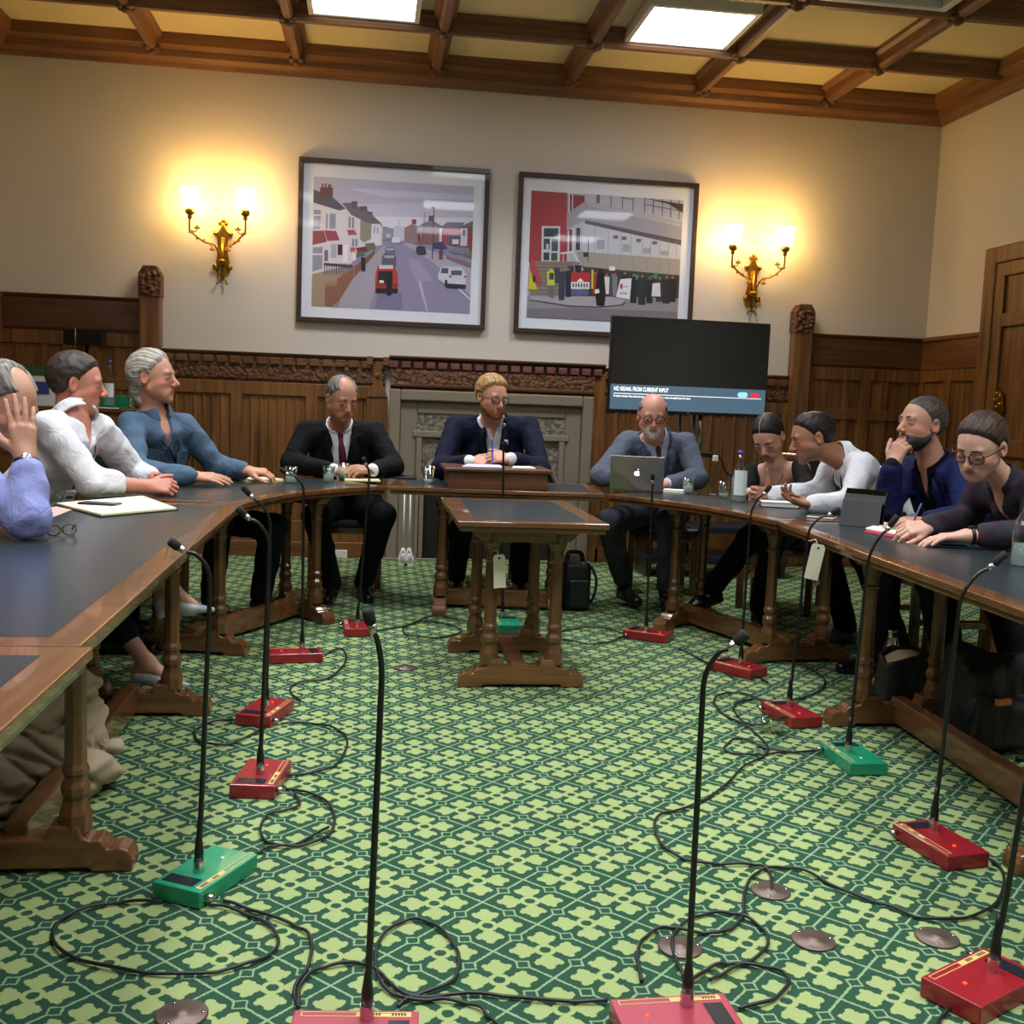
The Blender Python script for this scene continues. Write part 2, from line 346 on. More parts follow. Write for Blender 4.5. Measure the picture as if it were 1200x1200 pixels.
# ogee post by the fireplace
t=empty('oak_pilaster',(.04,YB-.05,0),'pointed oak pilaster between the panelling and the stone fireplace','pilaster')
k=MB(); k.box((-.04,YB-.075,0),(.12,YB,1.25)); k.prism([(-.04,1.25),(.12,1.25),(.075,1.36),(.07,1.47),(.04,1.53),(.01,1.47),(.005,1.36)],YB-.085,YB,ax=1); k.cyl((.04,YB-.10,1.42),(.04,YB-.07,1.42),.02)
k.build('shaft',oak_z,t,bevel=.006)
k=MB(); k.box((-.045,YB-.07,1.50),(.0,YB-.02,1.56)); k.box((.08,YB-.07,1.50),(.125,YB-.02,1.56)); k.build('cap',oak_x,t)
# carved mantel shelf over fireplace, fireplace
t=empty('stone_fireplace',(.92,YB-.1,0),'grey carved stone fireplace surround in the middle of the end wall','fireplace')
k=MB(); fx0,fx1,ft=.135,1.735,1.32
k.box((fx0,YB-.10,0),(fx0+.085,YB,ft)); k.box((fx1-.085,YB-.10,0),(fx1,YB,ft)); k.box((fx0+.085,YB-.10,ft-.085),(fx1-.085,YB,ft)); k.build('outer_frame',stone,t,bevel=.012)
k=MB(); ix0,ix1=fx0+.085,fx1-.085
k.box((ix0,YB-.06,0),(ix0+.13,YB,ft-.085)); k.box((ix1-.13,YB-.06,0),(ix1,YB,ft-.085)); k.box((ix0+.13,YB-.06,1.14),(ix1-.13,YB,ft-.085)); k.box((ix0+.10,YB-.075,.955),(ix1-.10,YB,1.005)); 
k.box((ix0+.13,YB-.075,0),(ix0+.175,YB,.955)); k.box((ix1-.175,YB-.075,0),(ix1-.13,YB,.955)); k.build('inner_frame',stone,t,bevel=.008)
MB().box((ix0+.13,YB-.05,1.005),(ix1-.13,YB,1.14)).build('carved_band',stone_c,t)
# four-centred arch with spandrels
ax0,ax1=ix0+.175,ix1-.175; cxm=(ax0+ax1)/2; k=MB(); zs=.62; N_=16
arch=[]
for i in range(N_+1):
    s_=i/N_; x=ax0+(ax1-ax0)*s_; q=abs(2*s_-1); arch.append((x,zs+.28*(1-q**2.4)**.6))
for i in range(N_): 
    a,b=arch[i],arch[i+1]; k.prism([a,b,(b[0],.955),(a[0],.955)],YB-.045,YB,ax=1)
k.build('spandrel',stone_c,t)
k=MB(); k.tube([(x,YB-.055,z) for x,z in arch],.022,8); k.box((ax0-.02,YB-.075,0),(ax0+.025,YB,zs)); k.box((ax1-.025,YB-.075,0),(ax1+.02,YB,zs)); k.build('arch_moulding',stone,t,bevel=.005)
MB().box((ax0,YB-.02,0),(ax1,YB-.005,.93)).build('firebox',mat('firebox_black','#15110e',.9),t)  # flat near-black panel filling the opening below the arch
k=MB(); k.box((fx0-.02,YB-.16,0),(fx1+.02,YB-.10,.012)); k.build('hearth',stone,t)
# mantel frieze
t=empty('mantel_frieze',(.96,YB-.06,1.325),'carved oak mantel frieze directly above the stone fireplace','mantel')
k=MB(); k.box((.14,YB-.085,1.365),(1.735,YB-.002,1.475)); k.build('carved_board',oak_c,t)
k=MB(); k.prism([(YB-.002,1.325),(YB-.07,1.325),(YB-.10,1.345),(YB-.10,1.365),(YB-.002,1.365)],.14,1.73,ax=0); k.prism([(YB-.002,1.545),(YB-.08,1.545),(YB-.11,1.56),(YB-.11,1.575),(YB-.002,1.575)],.125,1.82,ax=0); k.box((.14,YB-.06,1.475),(1.735,YB-.002,1.545)); k.build('moulding',oak_dark,t,bevel=.003)
k=MB(); n=18
for i in range(n): xx=.16+i*(1.60/(n-1)); k.box((xx-.034,YB-.095,1.485),(xx+.034,YB-.06,1.535))
k.build('dentils',wood('dentil_oak','#52302a','#8a5a50','x',.3),t,bevel=.004)
MB().box((1.737,YB-.07,0),(1.83,YB-.002,1.5)).build('side_post',oak_z,t,bevel=.006)
# ------------------------------------------------------------------ side wall panelling
for x0,s_,nm in ((XR,-1,'right'),(XL,1,'left')):
    zt=1.905; y1=YB; y0=YF if s_>0 else 7.47
    k=MB(); k.box((min(x0,x0+s_*.03),y0,0),(max(x0,x0+s_*.03),y1-.03,zt-.02)); tr(k,oak_z)
    k=MB(); k.box((min(x0,x0+s_*.06),y0,zt-.03),(max(x0,x0+s_*.06),y1-.06,zt)); k.box((min(x0,x0+s_*.045),y0,zt-.235),(max(x0,x0+s_*.045),y1-.04,zt-.03)); k.box((min(x0,x0+s_*.058),y0,zt-.26),(max(x0,x0+s_*.058),y1-.05,zt-.235)); tr(k,oak_y)
    k=MB(); yy=y0
    while yy<y1-.1: k.box((min(x0,x0+s_*.05),yy,.1),(max(x0,x0+s_*.05),yy+.09,zt-.26)); yy+=.415
    k.box((min(x0,x0+s_*.0502),y0,zt-.36),(max(x0,x0+s_*.0502),y1-.05,zt-.26)); tr(k,oak_z,bevel=.004)
# right wall door
t=empty('oak_door',(XR,6.3,0),'oak door and frame with brass ornament at the right edge','door'); t['kind']='structure'; t.name='door_1'; WO['door_1']=WO['oak_door']
for pr in('label','category'): del t[pr]
k=MB(); k.box((XR-.09,7.33,0),(XR,7.47,2.50)); k.box((XR-.09,6.15,2.38),(XR,7.33,2.50)); k.build('door_frame',oak_z,t,bevel=.01)
MB().box((XR-.05,6.15,0),(XR-.005,7.33,2.38)).build('door_leaf',oak_z,t)
k=MB()
for a,b in ((7.22,7.33),(6.72,6.82),(6.15,6.26)): k.box((XR-.075,a,0),(XR-.045,b,2.38))
for a,b in ((0,.2),(1.0,1.12),(1.92,2.02),(2.28,2.38)): k.box((XR-.0755,6.15,a),(XR-.045,7.33,b))
k.build('door_rail',oak_z,t,bevel=.008)
k=MB(); k.prism([(7.10,1.32),(7.16,1.26),(7.22,1.32),(7.20,1.42),(7.16,1.50),(7.12,1.42)],XR-.082,XR-.07,ax=0)
for j in range(5): k.sph((XR-.085,7.16+.035*cos(j*1.25),1.40+.05*sin(j*1.25)),.016,6)
k.build('door_plate',brass,t)
k=MB(); k.cyl((XR-.07,7.13,1.28),(XR-.14,7.13,1.28),.012); k.sph((XR-.15,7.13,1.28),.03,8); k.build('door_knob',mat('dark_knob','#2b1712',.2),t)
# ------------------------------------------------------------------ committee tables
HT=.75
def norm2(v): v=np.array(v,float); return v/np.linalg.norm(v)
def trestle(t,p,d,ln=.60,sp=.30,top=.68,off=0.):
    """sled foot with two columns; p = inner end of the foot on the floor, d = unit direction to the outer side"""
    p=np.array(p[:2],float); d=norm2(d[:2]); n=np.array([-d[1],d[0]])
    def W(a,z,b=0): q=p+d*a+n*b; return (q[0],q[1],z)
    prof=[(0,0),(0,.035),(.012,.058),(.035,.066),(.062,.060),(.068,.072),(.085,.088),(.105,.084),(.125,.092),(.135,.125),(ln/2-sp/2+.06,.125),(ln/2-sp/2+.07,.09)]
    prof=prof+[(ln-a,z) for a,z in prof[::-1]]; prof=prof+[(ln-.10,.0),(ln-.11,.012),(.11,.012),(.10,0)]
    k=MB(); N0=len(prof); vs=[W(a,z,-.04) for a,z in prof]+[W(a,z,.04) for a,z in prof]
    k.add(vs,[tuple(range(N0)),tuple(range(N0,2*N0))[::-1]]+[(i,i+N0,(i+1)%N0+N0,(i+1)%N0) for i in range(N0)]); k.build('foot',tab_x,t,bevel=.006)
    for s_ in (-1,1):
        a=ln/2+s_*sp/2; c=W(a,0)
        pr=[(.042,.10),(.042,.150),(.034,.172),(.030,.188),(.038,.203),(.038,.222),(.030,.237),(.029,.248),(.035,.258),(.035,.270),(.029,.282),(.028,top-.125),(.034,top-.117),(.034,top-.107),(.028,top-.10),(.032,top-.07),(.042,top-.04),(.042,top)]
        k=MB(); k.lathe(pr,c,8,False); k.build('leg',tab_z,t,bevel=.003)
    k=MB(); prb=[(ln/2-.26,top+.045),(ln/2-.26,top+.02),(ln/2-.23,top+.005),(ln/2-.20,top-.025),(ln/2-.17,top-.035)]; prb=prb+[(ln-a,z) for a,z in prb[::-1]]; N0=len(prb)
    k.add([W(a,z,-.035) for a,z in prb]+[W(a,z,.035) for a,z in prb],[tuple(range(N0)),tuple(range(N0,2*N0))[::-1]]+[(i,i+N0,(i+1)%N0+N0,(i+1)%N0) for i in range(N0)]); k.build('bracket',tab_x,t,bevel=.004)
    return W(ln/2,.07)
def tabletop(t,inner,outer,b=.075):
    """ring segment between two polylines of equal length, wooden border and sunk leather"""
    I=[np.array(p) for p in inner]; O=[np.array(p) for p in outer]; n=len(I)
    L0=sum(np.linalg.norm(I[i+1]-I[i]) for i in range(n-1)); 
    def grid(f0,f1,z0,z1,nm,mt,bev=0,ends=0):
        k=MB(); Ii=[];Oo=[]
        cI=[0]
        for i in range(n-1): cI.append(cI[-1]+np.linalg.norm((I[i+1]+O[i+1]-I[i]-O[i])/2))
        T=cI[-1]
        def at(s_):
            s_=min(max(s_,0),T)
            for i in range(n-1):
                if s_<=cI[i+1]+1e-9: u=(s_-cI[i])/(cI[i+1]-cI[i]); return I[i]*(1-u)+I[i+1]*u, O[i]*(1-u)+O[i+1]*u
        ss=[ends]+[c for c in cI if ends<c<T-ends]+[T-ends]
        vs=[]
        for s_ in ss:
            a,o=at(s_); w_=np.linalg.norm(o-a); d=(o-a)/w_
            p=a+d*f0; q=o-d*f1
            vs+= [(p[0],p[1],z0),(q[0],q[1],z0),(q[0],q[1],z1),(p[0],p[1],z1)]
        fs=[]; m_=len(ss)
        for j in range(m_-1):
            for e in range(4): fs.append((4*j+e,4*j+(e+1)%4,4*j+4+(e+1)%4,4*j+4+e))
        fs+=[(0,3,2,1),(4*m_-4,4*m_-3,4*m_-2,4*m_-1)]
        k.add(vs,fs); return k.build(nm,mt,t,bevel=bev)
    grid(0,0,HT-.024,HT,'tabletop',tab_y if abs(I[0][1]-I[-1][1])>abs(I[0][0]-I[-1][0]) else tab_x,.004)
    grid(.012,.012,HT-.045,HT-.0245,'edge_moulding',tab_y if abs(I[0][1]-I[-1][1])>abs(I[0][0]-I[-1][0]) else tab_x,.004,.01)
    grid(b,b,HT-.002,HT+.0006,'leather_inlay',leather,0,b)
def outset(P,w_):
    out=[]
    for i,p in enumerate(P):
        a=np.array(P[max(i-1,0)]); b=np.array(P[min(i+1,len(P)-1)]); d=norm2(b-a); out.append(np.array(p)+w_*np.array([-d[1],d[0]]))
    return out
WT=.72
def table(name,inner,label,feet,group,stretch=True,fl=.60):
    outer=outset(inner,WT); c=np.mean(inner+[list(o) for o in outer],axis=0)
    t=empty('committee_table',(c[0],c[1],0),label,'table',group); tabletop(t,inner,outer)
    cs=[trestle(t,p,d,fl) for p,d in feet]
    if stretch:
        for a,b in zip(cs,cs[1:]):
            k=MB(); k.beam(a,b,.06,.10); k.build('stretcher',tab_y if abs(a[1]-b[1])>abs(a[0]-b[0]) else tab_x,t,bevel=.006)
    return t
g1='horseshoe of leather topped committee tables'
table('A',[[-.515,.55],[-.522,2.112]],'nearest left leather topped oak table, cut by the left edge of the picture',[((-.60,1.35),(-1,0))],g1)
table('B',[[-.547,2.118],[-.565,3.5],[-.565,4.89]],'long straight left table holding the yellow legal pad and reading glasses',[((-.586,2.80),(-1,.0)),((-.59,4.17),(-1,.0))],g1)
cc=[[-.565,4.895],[-.49,5.2],[-.36,5.56],[-.17,5.86],[.10,6.10]]
cc=[list(p) for p in spline(cc,4)]
table('C',cc,'curved left corner table in front of the man in the black suit',[((-.56,5.13),(-1,.22)),((-.20,5.84),(-.62,.80))],g1,fl=.58)
table('D',[[.104,6.10],[1.34,5.97]],'straight head table carrying the wooden despatch box',[((.415,6.10),(.10,1)),((1.09,6.03),(.10,1))],g1,fl=.58)
ee=[[1.344,5.968],[1.55,5.70],[1.72,5.42],[1.82,5.10],[1.886,4.755]]
ee=[list(p) for p in spline(ee,4)]
table('E',ee,'curved right corner table carrying the open laptop and water bottle',[((1.64,5.78),(.75,.66)),((1.87,5.05),(1,.12))],g1,fl=.58)
table('F',[[1.888,4.748],[1.80,3.6],[1.745,2.6],[1.705,1.85]],'long straight right table where the woman in glasses writes',[((1.86,4.02),(1,-.02)),((1.80,2.66),(1,-.02))],g1)
# small table in the middle
t=empty('side_table',(.69,4.95,0),'small leather topped oak table standing alone in the middle, white tag on its leg','table')
x0,x1,y0,y1=.368,1.018,4.42,5.50
MB().box((x0,y0,HT-.024),(x1,y1,HT)).build('tabletop',tab_x,t,bevel=.004); MB().box((x0+.012,y0+.012,HT-.045),(x1-.012,y1-.012,HT-.0245)).build('edge_moulding',tab_x,t,bevel=.004)
MB().box((x0+.085,y0+.085,HT-.002),(x1-.085,y1-.085,HT+.0006)).build('leather_inlay',leather,t)
a=trestle(t,(.405,4.60),(1,0),.56,.29); b=trestle(t,(.405,5.24),(1,0),.56,.29)
k=MB(); k.beam(a,b,.07,.035); k.build('stretcher',oak_dark,t,bevel=.004)
def tagcard(x,y,z,rz,tilt,label):
    t=empty('luggage_tag',(x,y,z),label,'tag')
    k=MB(); a=.027
    pts=[(-a,0),(-a+.008,.012),(a-.008,.012),(a,0),(a,-.135),(-a,-.135)]
    vs=[(x+ (p[0]*cos(tilt)-p[1]*sin(tilt))*cos(rz), y+(p[0]*cos(tilt)-p[1]*sin(tilt))*sin(rz)-s_*.0015, z+p[0]*sin(tilt)+p[1]*cos(tilt)) for s_ in(0,1) for p in pts]
    k.add(vs,[tuple(range(6)),tuple(range(6,12))[::-1]]+[(i,i+6,(i+1)%6+6,(i+1)%6) for i in range(6)]); k.build('card',mat('buff_card','#c9c3ac',.8),t)
    MB().tube([(x,y,z),(x-.01,y+.01,z+.03),(x-.03,y+.03,z+.02)],.0015,5).build('string',white,t)
    k=MB(); k.cyl((x,y-.002,z-.004),(x,y-.0035,z-.004),.005); k.build('eyelet',black,t)
p=Q(585,653,4.545); tagcard(p[0],p[1],p[2],.15,.06,'buff luggage tag tied to the leg of the small middle table')
p=Q(959,641,4.05); tagcard(p[0],p[1],p[2],-.5,-.16,'buff luggage tag hanging below the right hand table')
# ------------------------------------------------------------------ despatch box
t=empty('despatch_box',(.78,6.25,HT),'reddish brown wooden despatch box on the head table before the bearded red haired man','box')
bw=oak_c2=wood('box_mahogany','#3a2014','#6b4128','x',.4)
p0=Q(519,574,6.07); p1=Q(648,578,6.04); bx0,bx1=p0[0]+.01,p1[0]-.01
k=MB(); k.box((bx0+.02,6.06,HT+.002),(bx1-.02,6.46,HT+.098)); k.build('body',bw,t,bevel=.003)
k=MB(); k.box((bx0-.005,6.045,HT+.098),(bx1+.005,6.48,HT+.120)); k.build('top',bw,t,bevel=.005)
# ------------------------------------------------------------------ microphones on the floor
foam=mat('mic_foam','#0c0c0d',.8,bump=(300,.8,.002)); dot=mat('led','#ff2a1a',.4,emit='#ff3a20',es=3); screen_d=mat('display_window','#20262e',.2)
foil=mat('label_foil','#c9b06a',.5); 
boxmats={'red':mat('red_enamel','#8c1822',.35,coat=.3),'green':mat('green_enamel','#168a63',.35,coat=.3),'pink':mat('faded_red_enamel','#a0384a',.35,coat=.3)}
cm_ink=mat('label_ink','#4a3020',.7)
def mic(px,base,top,head,colr,rz,label,w_=.140,l_=.245,dy=0.):
    """px: centre of the unit, base: foot of the gooseneck, top: bend, head: tip (all on the photograph)"""
    c=G(*px,0.045) if px[0]>2 or px[1]>7 else np.array([px[0],px[1],0]); bz=.045
    t=empty('microphone_unit',(c[0],c[1],0),label,'microphone','gooseneck microphone units on the carpet')
    ca,sa=cos(rz),sin(rz)
    def W(a,b,z): return (c[0]+a*ca-b*sa,c[1]+a*sa+b*ca,z)
    def bx(a0,a1,b0,b1,z0,z1): 
        k=MB(); vs=[W(a,b,z) for z in (z0,z1) for a,b in ((a0,b0),(a1,b0),(a1,b1),(a0,b1))]
        return k.add(vs,[(0,3,2,1),(4,5,6,7),(0,1,5,4),(1,2,6,5),(2,3,7,6),(3,0,4,7)])
    bx(-l_/2,l_/2,-w_/2,w_/2,.002,bz).build('housing',boxmats[colr],t,bevel=.003)
    bx(-l_/2+.018,-l_/2+.058,-w_/2+.036,w_/2-.014,bz-.001,bz+.0015).build('display',screen_d,t)
    q_=bx(-l_/2+.015,0,-w_/2+.008,-w_/2+.024,bz-.001,bz+.001).build('label_strip',foil,t)
    k=MB()
    for z_ in (bz-.001,): 
        for a0,a1,b0,b1 in ((0,l_/2-.015,.008,.0098),(0,l_/2-.015,.0222,.024),(l_/2-.017,l_/2-.015,.0098,.0222)): k.box((a0,-w_/2+b0,bz-.001),(a1,-w_/2+b1,bz+.001))
    k.v=[W(*v) for v in k.v]; k.build('label_border',foil,q_)
    k=MB()
    for i in range(9): k.box((-l_/2+.025+i*.006+(.02 if i>4 else 0),-w_/2+.012,bz+.0005),(-l_/2+.029+i*.006+(.02 if i>4 else 0),-w_/2+.020,bz+.0014))
    k.box((-l_/2+.025,-w_/2+.0112,bz+.0005),(-l_/2+.097,-w_/2+.0122,bz+.0014)); k.v=[W(*v) for v in k.v]; k.build('label_print',cm_ink,q_)
    b=bx(.060,.067,-.006,.001,bz-.001,bz+.002).build('light',dot if colr!='green' else white,t); 
    bp=G(*base,bz+.01); bp=np.array([np.clip(bp[0],c[0]-.10,c[0]+.10),np.clip(bp[1],c[1]-.10,c[1]+.10),bz])
    Y=bp[1]+dy; tp=Q(*top,Y); hd=Q(*head,Y-.02)
    d=hd-tp; mid=tp+d*.35+np.array([0,0,.012])
    st=tp-bp; 
    pts=[bp+np.array([0,0,.06]),bp+st*.3,bp+st*.6,bp+st*.88,tp+np.array([0,0,-.01])+d*.04,mid,tp+d*.62]
    sp_=spline(pts,6); MB().tube(sp_,.0052,8,rs=[.0072-.0022*i/len(sp_) for i in range(len(sp_))]).build('gooseneck',black_m,t)
    k=MB(); k.lathe([(.014,0),(.014,.03)],bp,14,False); k.build('socket',steel,t); k=MB(); k.lathe([(.012,.03),(.012,.055),(.006,.10),(.0055,.13)],bp,12); k.build('boot',black,t)
    u=d/np.linalg.norm(d); a=tp+d*.60; k=MB(); k.lathe([(.005,0),(.0085,.006),(.009,.02)],a,12,axis=u); k.build('collar',steel,t)
    L_=max(.05,np.linalg.norm(hd-a)); k=MB(); k.lathe([(.009,.02),(.0115,.026),(.0115,L_*.9),(.009,L_)],a,12,axis=u); k.build('head',foam,t)
    # cable sockets
    q=W(-l_/2+.025,-w_/2,.025); q2=W(-l_/2+.025,-w_/2-.022,.025); MB().cyl(q,q2,.008).build('connector',steel,t)
    return t
MICS=[((-.387,2.681),(233,1017),(247,668),(199,634),'green',1.08,'green floor microphone unit beside the nearest left table leg'),
((-.321,3.384),(305,903),(316,630),(278,595),'red',1.43,'red floor microphone unit directly behind the near left green one'),
((-.378,4.114),(312,826),(317,607),(284,570),'red',1.27,'red floor microphone unit third from the front on the left'),
((-.33,5.04),(354,759),(356,569),(328,549),'red',3.30,'red floor microphone unit in front of the left curved table'),
((-.051,5.66),(419,731),(433,556),(427,540),'red',-1.50,'red floor microphone unit in front of the man in the black suit'),
((.777,5.783),(588,720),(590,515),(592,490),'green',-1.57,'green floor microphone unit seen between the small table legs'),
((1.523,5.56),(757,738),(764,585),(765,555),'red',-.60,'red floor microphone unit in front of the laptop table'),
((1.773,4.836),(868,776),(880,598),(903,569),'red',-.95,'red floor microphone unit by the right curved table foot'),
((1.736,4.084),(925,824),(948,618),(984,596),'red',-1.40,'red floor microphone unit beside the fallen plastic cup'),
((1.751,3.542),(994,878),(1018,650),(1052,604),'green',-1.55,'green floor microphone unit on the right by the table foot'),
((1.664,2.793),(1094,968),(1126,695),(1179,648),'red',-1.40,'large red floor microphone unit on the right behind the corner one'),
((1.353,2.059),(1165,1132),(1205,900),(1235,850),'red',3.63,'red floor microphone unit cut by the bottom right corner'),
((-.005,1.945),(430,1188),(448,780),(431,717),'pink',3.06,'faded red microphone unit at the bottom edge, left of centre'),
((.637,1.955),(805,1172),(825,788),(872,744),'pink',3.18,'faded red microphone unit at the bottom edge, right of centre')]
for a in MICS: mic(*a)
# ------------------------------------------------------------------ cables
cable_m=mat('black_cable','#15191a',.45)
def cable(pts,label,r=.0042,z=.006):
    P=[G(x,y,z) for x,y in pts]; P=spline(P,8)
    for i,p in enumerate(P): p[2]=z+.004*abs(sin(i*.37))
    o=MB().tube(P,r,7).build('cable',cable_m,world=(P[0][0],P[0][1],0)); tag(o,label,'cable','microphone cables on the carpet')
cable([(262,1056),(290,1065),(345,1085),(364,1100),(362,1130),(345,1160),(350,1182)],'black cable from the near green unit to the bottom left faded unit')
cable([(190,1057),(140,1058),(85,1070),(62,1095),(80,1120),(150,1138),(230,1142),(290,1130),(325,1110),(315,1085),(270,1065),(240,1060)],'large black cable loop left of the near green unit')
cable([(466,1180),(485,1168),(530,1150),(536,1115),(510,1085),(480,1078),(450,1095),(440,1120),(448,1155),(480,1172),(520,1172),(560,1180),(575,1195),(600,1215)],'looping black cable behind the bottom left faded unit')
cable([(350,1178),(352,1155),(375,1135),(420,1129),(445,1140),(480,1168),(560,1165),(640,1173),(712,1174)],'long black cable joining the two faded units')
cable([(866,1182),(905,1172),(925,1150),(905,1135),(860,1130),(835,1133),(810,1150)],'black cable loop right of the bottom centre unit')
cable([(802,1145),(790,1120),(790,1095),(815,1075),(850,1070),(880,1078),(900,1100),(890,1120),(860,1135),(832,1150)],'round black cable loop around the floor socket')
cable([(752,1150),(747,1120),(755,1100),(780,1087),(815,1093),(850,1092),(870,1075),(872,1050),(880,1030),(900,1018),(940,1020),(990,1045),(1040,1062),(1085,1077),(1140,1074),(1170,1055),(1176,1025),(1160,1007)],'long black cable curving to the large red unit on the right')
cable([(904,1045),(903,1025),(888,1014),(850,1013),(812,1010),(780,995),(767,970),(775,955),(810,945),(845,925),(870,900),(900,880),(880,855),(845,835),(838,818),(865,812),(895,822)],'black cable from the floor socket towards the right hand units')
cable([(963,880),(930,882),(900,878),(870,866),(855,870),(850,880),(880,885),(920,882)],'black cable coil left of the right green unit')
cable([(905,823),(880,820),(860,828),(870,845),(892,850),(910,835),(930,822),(960,810),(965,795),(940,780),(900,776),(880,785),(900,800)],'black cable coil around the small red unit')
cable([(735,744),(715,752),(690,755),(660,750),(600,745),(560,738)],'black cable behind the small middle table')
cable([(795,760),(825,775),(840,782),(860,795)],'short black cable between two small red units')
cable([(735,744),(700,735),(670,738),(655,741)],'thin black cable right of the small middle table')
cable([(437,740),(470,735),(500,728),(540,738),(520,747),(480,745),(475,735),(510,722),(545,728)],'black cable coil right of the black suited man\'s unit')
cable([(380,768),(400,760),(405,775),(385,795),(350,800),(340,810),(352,822)],'black cable coil between two left red units')
cable([(329,848),(365,848),(395,855),(407,870),(395,895),(370,905),(325,910)],'black cable loop beside the third left unit')
cable([(318,845),(300,858),(270,872),(235,870),(230,855),(255,845),(275,845)],'black cable loop under the second left unit')
cable([(335,925),(370,932),(390,950),(388,975),(360,990),(320,990),(305,975),(315,955),(350,945),(345,930)],'double black cable coil between the left red and green units')
cable([(302,1000),(320,992),(345,990),(385,970)],'short black cable leaving the near green unit')
cable([(1118,1180),(1105,1190),(1095,1210)],'black cable leaving the bottom right corner unit')
# floor socket covers
sock=mat('bronze_cover','#6b5c52',.45,.6)
for x,y,l in ((903,1045,'round brown floor socket cover with a cable rising from it'),(953,1103,'round brown floor socket cover, middle of the right three'),(1098,1100,'round brown floor socket cover nearest the bottom right unit'),(797,1111,'round grey floor socket cover inside the cable loop'),(213,1190,'round brown floor socket cover at the bottom left'),(475,783,'small round floor socket cover left of the middle table')):
    p=G(x,y); t=empty('floor_socket_cover',(p[0],p[1],0),l,'floor socket','round socket covers in the carpet')
    MB().lathe([(.052,0),(.052,.004),(.048,.006),(.015,.006),(.014,.009),(.001,.009)],p,28).build('plate',sock,t)
    for a in range(3): q=p+np.array([.042*cos(a*2.1),.042*sin(a*2.1),.006]); MB().cyl(q,q+np.array([0,0,.002]),.004).build('screw',steel,t)
# ------------------------------------------------------------------ framed photographs
frame_m=wood('dark_frame','#2b1b17','#453029','x',.4); mount_m=mat('picture_mount','#dfe4ee',.25,coat=.6)
print_m=mat('photo_print','#ffffff',.4,coat=1.0,vcol=True)
def picture(label,x0,x1,z0,z1,ix0,ix1,iz0,iz1,mapf,polys):
    t=empty('framed_photograph',((x0+x1)/2,YB,z0),label,'framed picture'); f=.036; y=YB
    k=MB()
    for a in ((x0,z0,x1,z0+f),(x0,z1-f,x1,z1),(x0,z0+f,x0+f,z1-f),(x1-f,z0+f,x1,z1-f)): k.box((a[0],y-.045,a[1]),(a[2],y-.002,a[3]))
    k.build('frame',frame_m,t,bevel=.003)
    MB().box((x0+f,y-.022,z0+f),(x1-f,y-.004,z1-f)).build('mount',mount_m,t)
    k=MB(); yy=y-.0225; i=0
    for col,pts in polys:
        P=[]
        for X,Y in pts:
            u,v=mapf(X,Y); u=min(max(u,0),1); v=min(max(v,0),1); P.append((ix0+u*(ix1-ix0),yy-i*.00006,iz1-v*(iz1-iz0)))
        k.poly(P,col); i+=1
    k.build('photograph',print_m,t,vcol=True)
def rc_(a,b,c,d): return [(a,b),(c,b),(c,d),(a,d)]
m1=lambda X,Y:((X-128)/862,(Y-170-.055*(X-128))/(692-.005*(X-128)))
